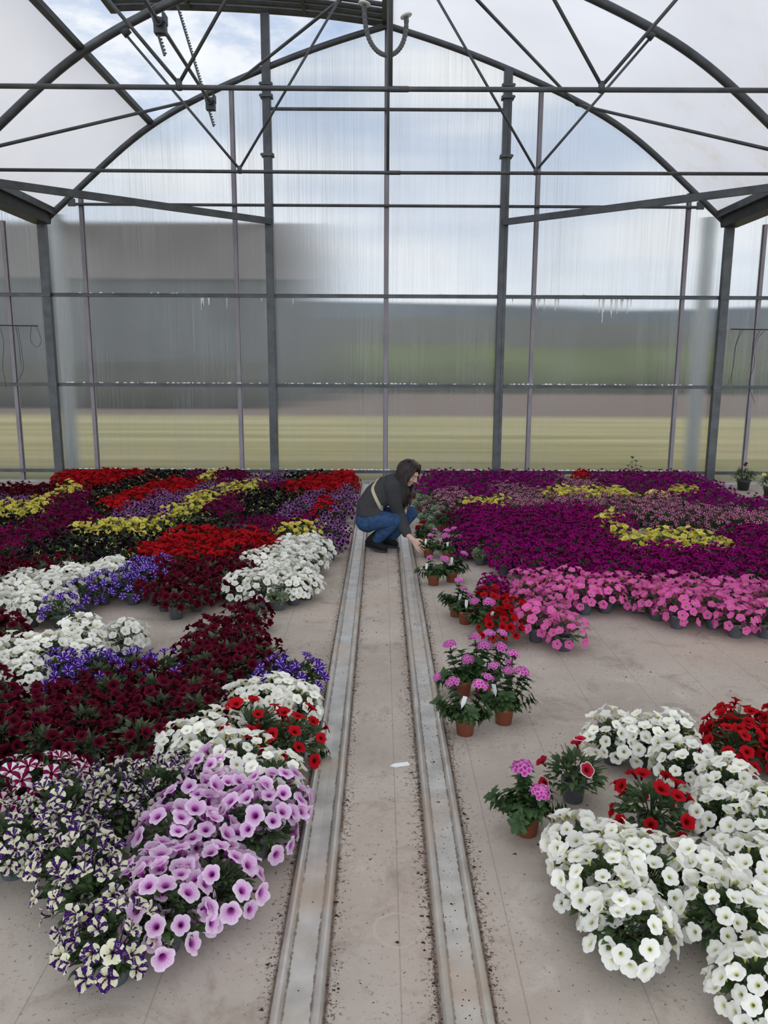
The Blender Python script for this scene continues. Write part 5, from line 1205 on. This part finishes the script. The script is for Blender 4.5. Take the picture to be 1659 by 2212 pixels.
# torso, limbs (inside the clothes), all one surface
chain(b, [(K(520, 930, YM), 0.10), (K(585, 770, YM), 0.10), (K(720, 610, YM), 0.11), (K(820, 520, YM), 0.075), (neck0, 0.05), (hd(-0.02, 0, -0.05), 0.048)])
for h_, k_, a_ in ((hipn, kneen, ankn), (hipf, kneef, ankf)): chain(b, [(h_, 0.085), (k_, 0.055), (a_, 0.04)])
caps(b, shn, 0.05, shf, 0.05)
chain(b, [(shn, 0.05), (elbn, 0.036), (K(975, 1110, 6.98), 0.028), (wrn, 0.0215)])
chain(b, [(shf, 0.05), (elbf, 0.036), (K(968, 800, 7.28), 0.030), (wrf, 0.022)])
tn, tf = K(722, 1330, 7.07), K(845, 1278, 7.26)
FEET = ((ankn, Vector((tn.x - 0.150, 7.145, 0.078)), Vector((tn.x, 7.07, 0.046))), (ankf, Vector((tf.x - 0.150, 7.32, 0.078)), Vector((tf.x, 7.26, 0.046))))
for (an, he, to) in FEET: chain(b, [(an, 0.036), (he + Vector((0.02, 0, 0.01)), 0.026), (to - Vector((0.02, 0, 0)), 0.022)])
# head
ell(b, hd(-0.012, 0, 0.035), (0.092, 0.073, 0.083), HR); ell(b, hd(0.026, 0, -0.028), (0.062, 0.057, 0.082), HR)
ell(b, hd(0.056, 0, -0.093), (0.026, 0.027, 0.020), HR); ell(b, hd(0.074, 0, 0.024), (0.018, 0.046, 0.015), HR)
for s in (-1, 1):
    ell(b, hd(0.052, s * 0.032, -0.032), (0.030, 0.024, 0.028), HR); ell(b, hd(0.072, s * 0.030, 0.0), (0.014, 0.015, 0.010), HR)
    ell(b, hd(0.096, s * 0.010, -0.037), (0.010, 0.008, 0.008), HR); ell(b, hd(-0.008, s * 0.074, -0.012), (0.018, 0.010, 0.028), HR)
caps(b, hd(0.084, 0, 0.012), 0.008, hd(0.104, 0, -0.030), 0.0105)
ell(b, hd(0.079, 0, -0.062), (0.011, 0.022, 0.007), HR); ell(b, hd(0.077, 0, -0.074), (0.010, 0.019, 0.007), HR)
# hands: palm, thumb and four separate curled fingers
def hand(b, wr, dirv, palm_n, side, curl, sc=1.0):
    d = Vector(dirv).normalized(); n = Vector(palm_n); n = (n - d * n.dot(d)).normalized(); s = d.cross(n) * side
    for k in (-1, -0.33, 0.33, 1): caps(b, wr + s * 0.010 * k, 0.0135, wr + d * 0.078 * sc + s * 0.0285 * k, 0.0115)
    for k, L in ((-1, 0.060), (-0.33, 0.074), (0.33, 0.080), (1, 0.070)):
        p = wr + d * 0.080 * sc + s * 0.0290 * k; v = (d + s * 0.16 * k).normalized(); r_ = 0.0092
        for seg, f_ in enumerate((0.45, 0.32, 0.25)):
            a = curl * (0.5 + 0.5 * seg); dd = (v * math.cos(a) + n * math.sin(a)).normalized()
            q = p + dd * L * f_ * sc; caps(b, p, r_, q, r_ * 0.9, 10); p = q; r_ *= 0.9; v = dd
    p = wr + d * 0.018 + s * 0.018; v = (d * 0.65 + s * 0.75 + n * 0.25).normalized(); q = p + v * 0.042 * sc; caps(b, p, 0.0125, q, 0.0105, 10)
    q2 = q + (d * 0.85 + s * 0.25 + n * 0.4).normalized() * 0.034 * sc; caps(b, q, 0.0100, q2, 0.0085, 10)
hand(b, wrn, K(1150, 1300, 6.865) - wrn, Vector((0.55, 0.1, -0.35)), 1, 0.28)
hand(b, wrf, Vector((-0.05, -0.4, -0.9)), Vector((-0.8, -0.5, 0)), -1, 0.4)
person = solid('person', b, 0.0042, 3, M['skin'])
tag(person, 'woman in charcoal sweater and jeans crouching between the rails, reaching for a pot', 'person')
# clothes
b = MB()
for s in (-1, 1):
    o_ = Vector((0, s * 0.055, 0))
    chain(b, [(K(515, 905, YM) + o_, 0.108), (K(535, 800, YM) + o_, 0.118), (K(625, 690, YM) + o_, 0.128), (K(735, 590, YM) + o_, 0.118), (K(815, 520, YM) + o_ * 1.2, 0.085)])
chain(b, [(K(800, 520, YM), 0.095), (K(872, 470, YM), 0.066)])
caps(b, shn, 0.078, shf, 0.076)
chain(b, [(shn, 0.082), (K(850, 720, 7.06), 0.076), (elbn, 0.062), (K(940, 1020, 7.03), 0.056), (K(985, 1110, 6.985), 0.048)])
chain(b, [(shf, 0.075), (elbf, 0.052)])
chain(b, [(K(480, 890, YN - 0.03), 0.05), (K(640, 880, YN - 0.05), 0.05)])   # hem bunched at the hip
sweater = solid('sweater', b, 0.009, 5, M['sweater'], person)
b = MB()
chain(b, [(K(520, 960, YM - 0.05), 0.118), (K(520, 960, YM + 0.05), 0.118)])
chain(b, [(hipn, 0.108), (K(690, 955, YN - 0.04), 0.088), (kneen, 0.066), (K(760, 1060, YN - 0.02), 0.062), (ankn, 0.057)])
chain(b, [(hipf, 0.108), (K(800, 905, YF + 0.03), 0.088), (kneef, 0.064), (K(930, 1010, YF + 0.03), 0.060), (ankf, 0.056)])
solid('jeans', b, 0.008, 4, M['denim'], person)
def boot(heel, toe, ank, nm):
    b = MB(); m_ = heel.lerp(toe, 0.5) + Vector((0, 0, 0.012))
    chain(b, [(ank + Vector((0.01, 0, 0.03)), 0.054), (ank.lerp(heel, 0.75) + Vector((0.01, 0, 0.02)), 0.047), (heel + Vector((0, 0, 0.01)), 0.036)])
    chain(b, [(heel, 0.036), (m_, 0.042), (toe, 0.034)])
    o = solid('boot', b, 0.007, 3, M['boot'], person)
    b = MB(); d = (toe - heel); f = d.normalized(); s = f.cross(Vector((0, 0, 1))).normalized(); u_ = s.cross(f)
    outl = []
    for i in range(20):
        a = 2 * math.pi * i / 20; x = math.cos(a); y = math.sin(a)
        w_ = 0.036 * (1.0 - 0.12 * x * x + 0.06 * x)
        outl.append(heel + d * 0.5 + f * (d.length / 2 + 0.037) * x + s * w_ * y * (1 - 0.15 * (x < -0.2)))
    vs = [p - u_ * 0.043 for p in outl] + [p - u_ * 0.022 for p in outl]; n = 20
    b.add(vs, [tuple(range(n - 1, -1, -1)), tuple(range(n, 2 * n))] + [(i, (i + 1) % n, n + (i + 1) % n, n + i) for i in range(n)])
    b.obj('boot_sole', M['sole'], o)
for (an, he, to) in FEET: boot(he, to, an.lerp(he, 0.15), '')
# hair: a smooth mass with many long locks over it
b = MB()
ell(b, hd(-0.026, 0, 0.038), (0.092, 0.080, 0.086), HR); ell(b, hd(0.020, 0, 0.072), (0.060, 0.066, 0.050), HR)
chain(b, [(hd(-0.055, -0.02, 0.02), 0.070), (K(920, 460, YM - 0.07), 0.052), (K(930, 580, YM - 0.11), 0.045), (K(940, 690, YM - 0.13), 0.034), (K(955, 770, YM - 0.13), 0.014)])
chain(b, [(hd(-0.05, 0.03, 0.0), 0.07), (K(930, 520, YM + 0.08), 0.05), (K(985, 620, YM + 0.08), 0.03)])
hair = solid('hair', b, 0.006, 4, M['hair'], person)
rh = random.Random(5); b = MB()
for i in range(330):
    u_ = rh.random(); yy = YM - 0.075 - 0.03 * math.sin(math.pi * u_)
    j = lambda s_=10: rh.gauss(0, s_)
    p0 = hd(0.060 - 0.13 * u_, -0.018 - 0.04 * rh.random(), 0.106 - 0.045 * u_ ** 2 + rh.uniform(-0.003, 0.004))
    p1 = hd(0.075 - 0.165 * u_, -0.082, 0.040 - 0.02 * u_)
    xe = 1000 - 140 * u_
    pts = [p0, p1, K(xe - 8 + j(), 500 + j(), yy - 0.03), K(xe + 5 * u_ + j(), 610 + j(), yy - 0.055), K(xe - 10 + 60 * u_ + j(14), 720 + j(25) - 60 * u_, yy - 0.06), K(xe - 20 + 80 * u_ + j(16), 790 + j(25) - 70 * u_, yy - 0.055)]
    P = smooth(pts, 4); n = len(P)
    b.tube(P, [0.0036 * (1 - 0.6 * k / n) for k in range(n)], 5)
for i in range(80):     # far side, falling past the chin
    u_ = rh.random(); j = lambda s_=8: rh.gauss(0, s_)
    pts = [hd(0.05 - 0.08 * u_, 0.01 + 0.04 * rh.random(), 0.114), hd(0.07 - 0.1 * u_, 0.080, 0.03), K(1050 - 50 * u_ + j(), 560 + j(), YM + 0.10), K(1030 - 50 * u_ + j(), 690 + j(20), YM + 0.09)]
    P = smooth(pts, 4); n = len(P); b.tube(P, [0.0036 * (1 - 0.6 * k / n) for k in range(n)], 5)
for i in range(150):     # back of the head down onto the shoulders
    u_ = rh.random(); j = lambda s_=10: rh.gauss(0, s_)
    pts = [hd(-0.03 - 0.04 * u_, -0.05 + 0.1 * rh.random(), 0.120 - 0.025 * u_), hd(-0.112, -0.05 + 0.09 * rh.random(), 0.03), K(868 + j(), 470 + j(), YM - 0.06 + 0.1 * rh.random()), K(868 + 30 * u_ + j(), 600 + j(25), YM - 0.13)]
    P = smooth(pts, 4); n = len(P); b.tube(P, [0.0036 * (1 - 0.6 * k / n) for k in range(n)], 5)
b.obj('hair_locks', M['hair'], hair, smooth=True)
# face details
b = MB()
for s in (-1, 1):
    b.tube([hd(0.082 - 0.004 * abs(k), s * (0.030 + 0.012 * k), -0.0055 - 0.002 * k * k) for k in (-1, -0.5, 0, 0.5, 1)], 0.0017, 5)
b.obj('eyelashes', M['hair'], person)
b = MB()
for s in (-1, 1): b.tube([hd(0.0905 - 0.007 * abs(k + 0.4), s * (0.030 + 0.016 * k), 0.020 + 0.003 * (1 - k * k)) for k in (-1, -0.5, 0, 0.5, 1)], [0.0015, 0.0024, 0.0026, 0.0022, 0.0012], 5)
b.obj('eyebrows', M['hair'], person)
b = MB(); ell(b, hd(0.0835, 0, -0.063), (0.0085, 0.019, 0.0042), HR, 12); ell(b, hd(0.0815, 0, -0.0735), (0.0085, 0.016, 0.0046), HR, 12)
b.obj('lips', M['lip'], person, smooth=True)
# bag strap lying on the sweater: found on its surface
bv = BVHTree.FromPolygons([v.co.copy() for v in sweater.data.vertices], [tuple(p.vertices) for p in sweater.data.polygons])
path = smooth([Vector(p) for p in ((735, 398), (690, 425), (640, 480), (600, 540), (582, 590), (598, 650), (628, 720), (662, 785), (690, 850))], 5)
prev = None; L_, R_ = [], []
src = Vector((0, 0, CH)); hits = []
for p in path:
    d = (K(p.x, p.y, 7.0) - src).normalized(); hit = bv.ray_cast(src, d)
    if hit[0] is not None: hits.append((hit[0], hit[1]))
b = MB(); vs = []
for i, (p, n_) in enumerate(hits):
    t_ = (hits[min(i + 1, len(hits) - 1)][0] - hits[max(i - 1, 0)][0]).normalized(); s_ = t_.cross(n_).normalized()
    for w_, h_ in ((-0.015, 0.002), (-0.015, 0.006), (0.015, 0.006), (0.015, 0.002)): vs.append(p + s_ * w_ + n_ * h_)
fs = [(4 * i + k, 4 * i + (k + 1) % 4, 4 * i + 4 + (k + 1) % 4, 4 * i + 4 + k) for i in range(len(hits) - 1) for k in range(4)]
b.add(vs, fs); st = b.obj('bag_strap', M['strap'], person); st['label'] = 'beige webbing strap slung across her back'
if len(hits) > 4:
    p, n_ = hits[-4]; b = MB(); b.box(p + n_ * 0.008, (0.035, 0.012, 0.045)); b.obj('strap_buckle', mat('buckle_grey', (0.16, 0.16, 0.15), 0.4, 0.4), st)
b = MB(); c = K(962, 815, 7.265); b.tube([c + Vector((0.033 * math.cos(a), 0.033 * math.sin(a), 0.004 * math.cos(a))) for a in [2 * math.pi * k / 20 for k in range(20)]], 0.008, 8, closed=True)
b.obj('bracelet', mat('bracelet_grey', (0.2, 0.19, 0.18), 0.5, noise=(90, 0.8)), person)
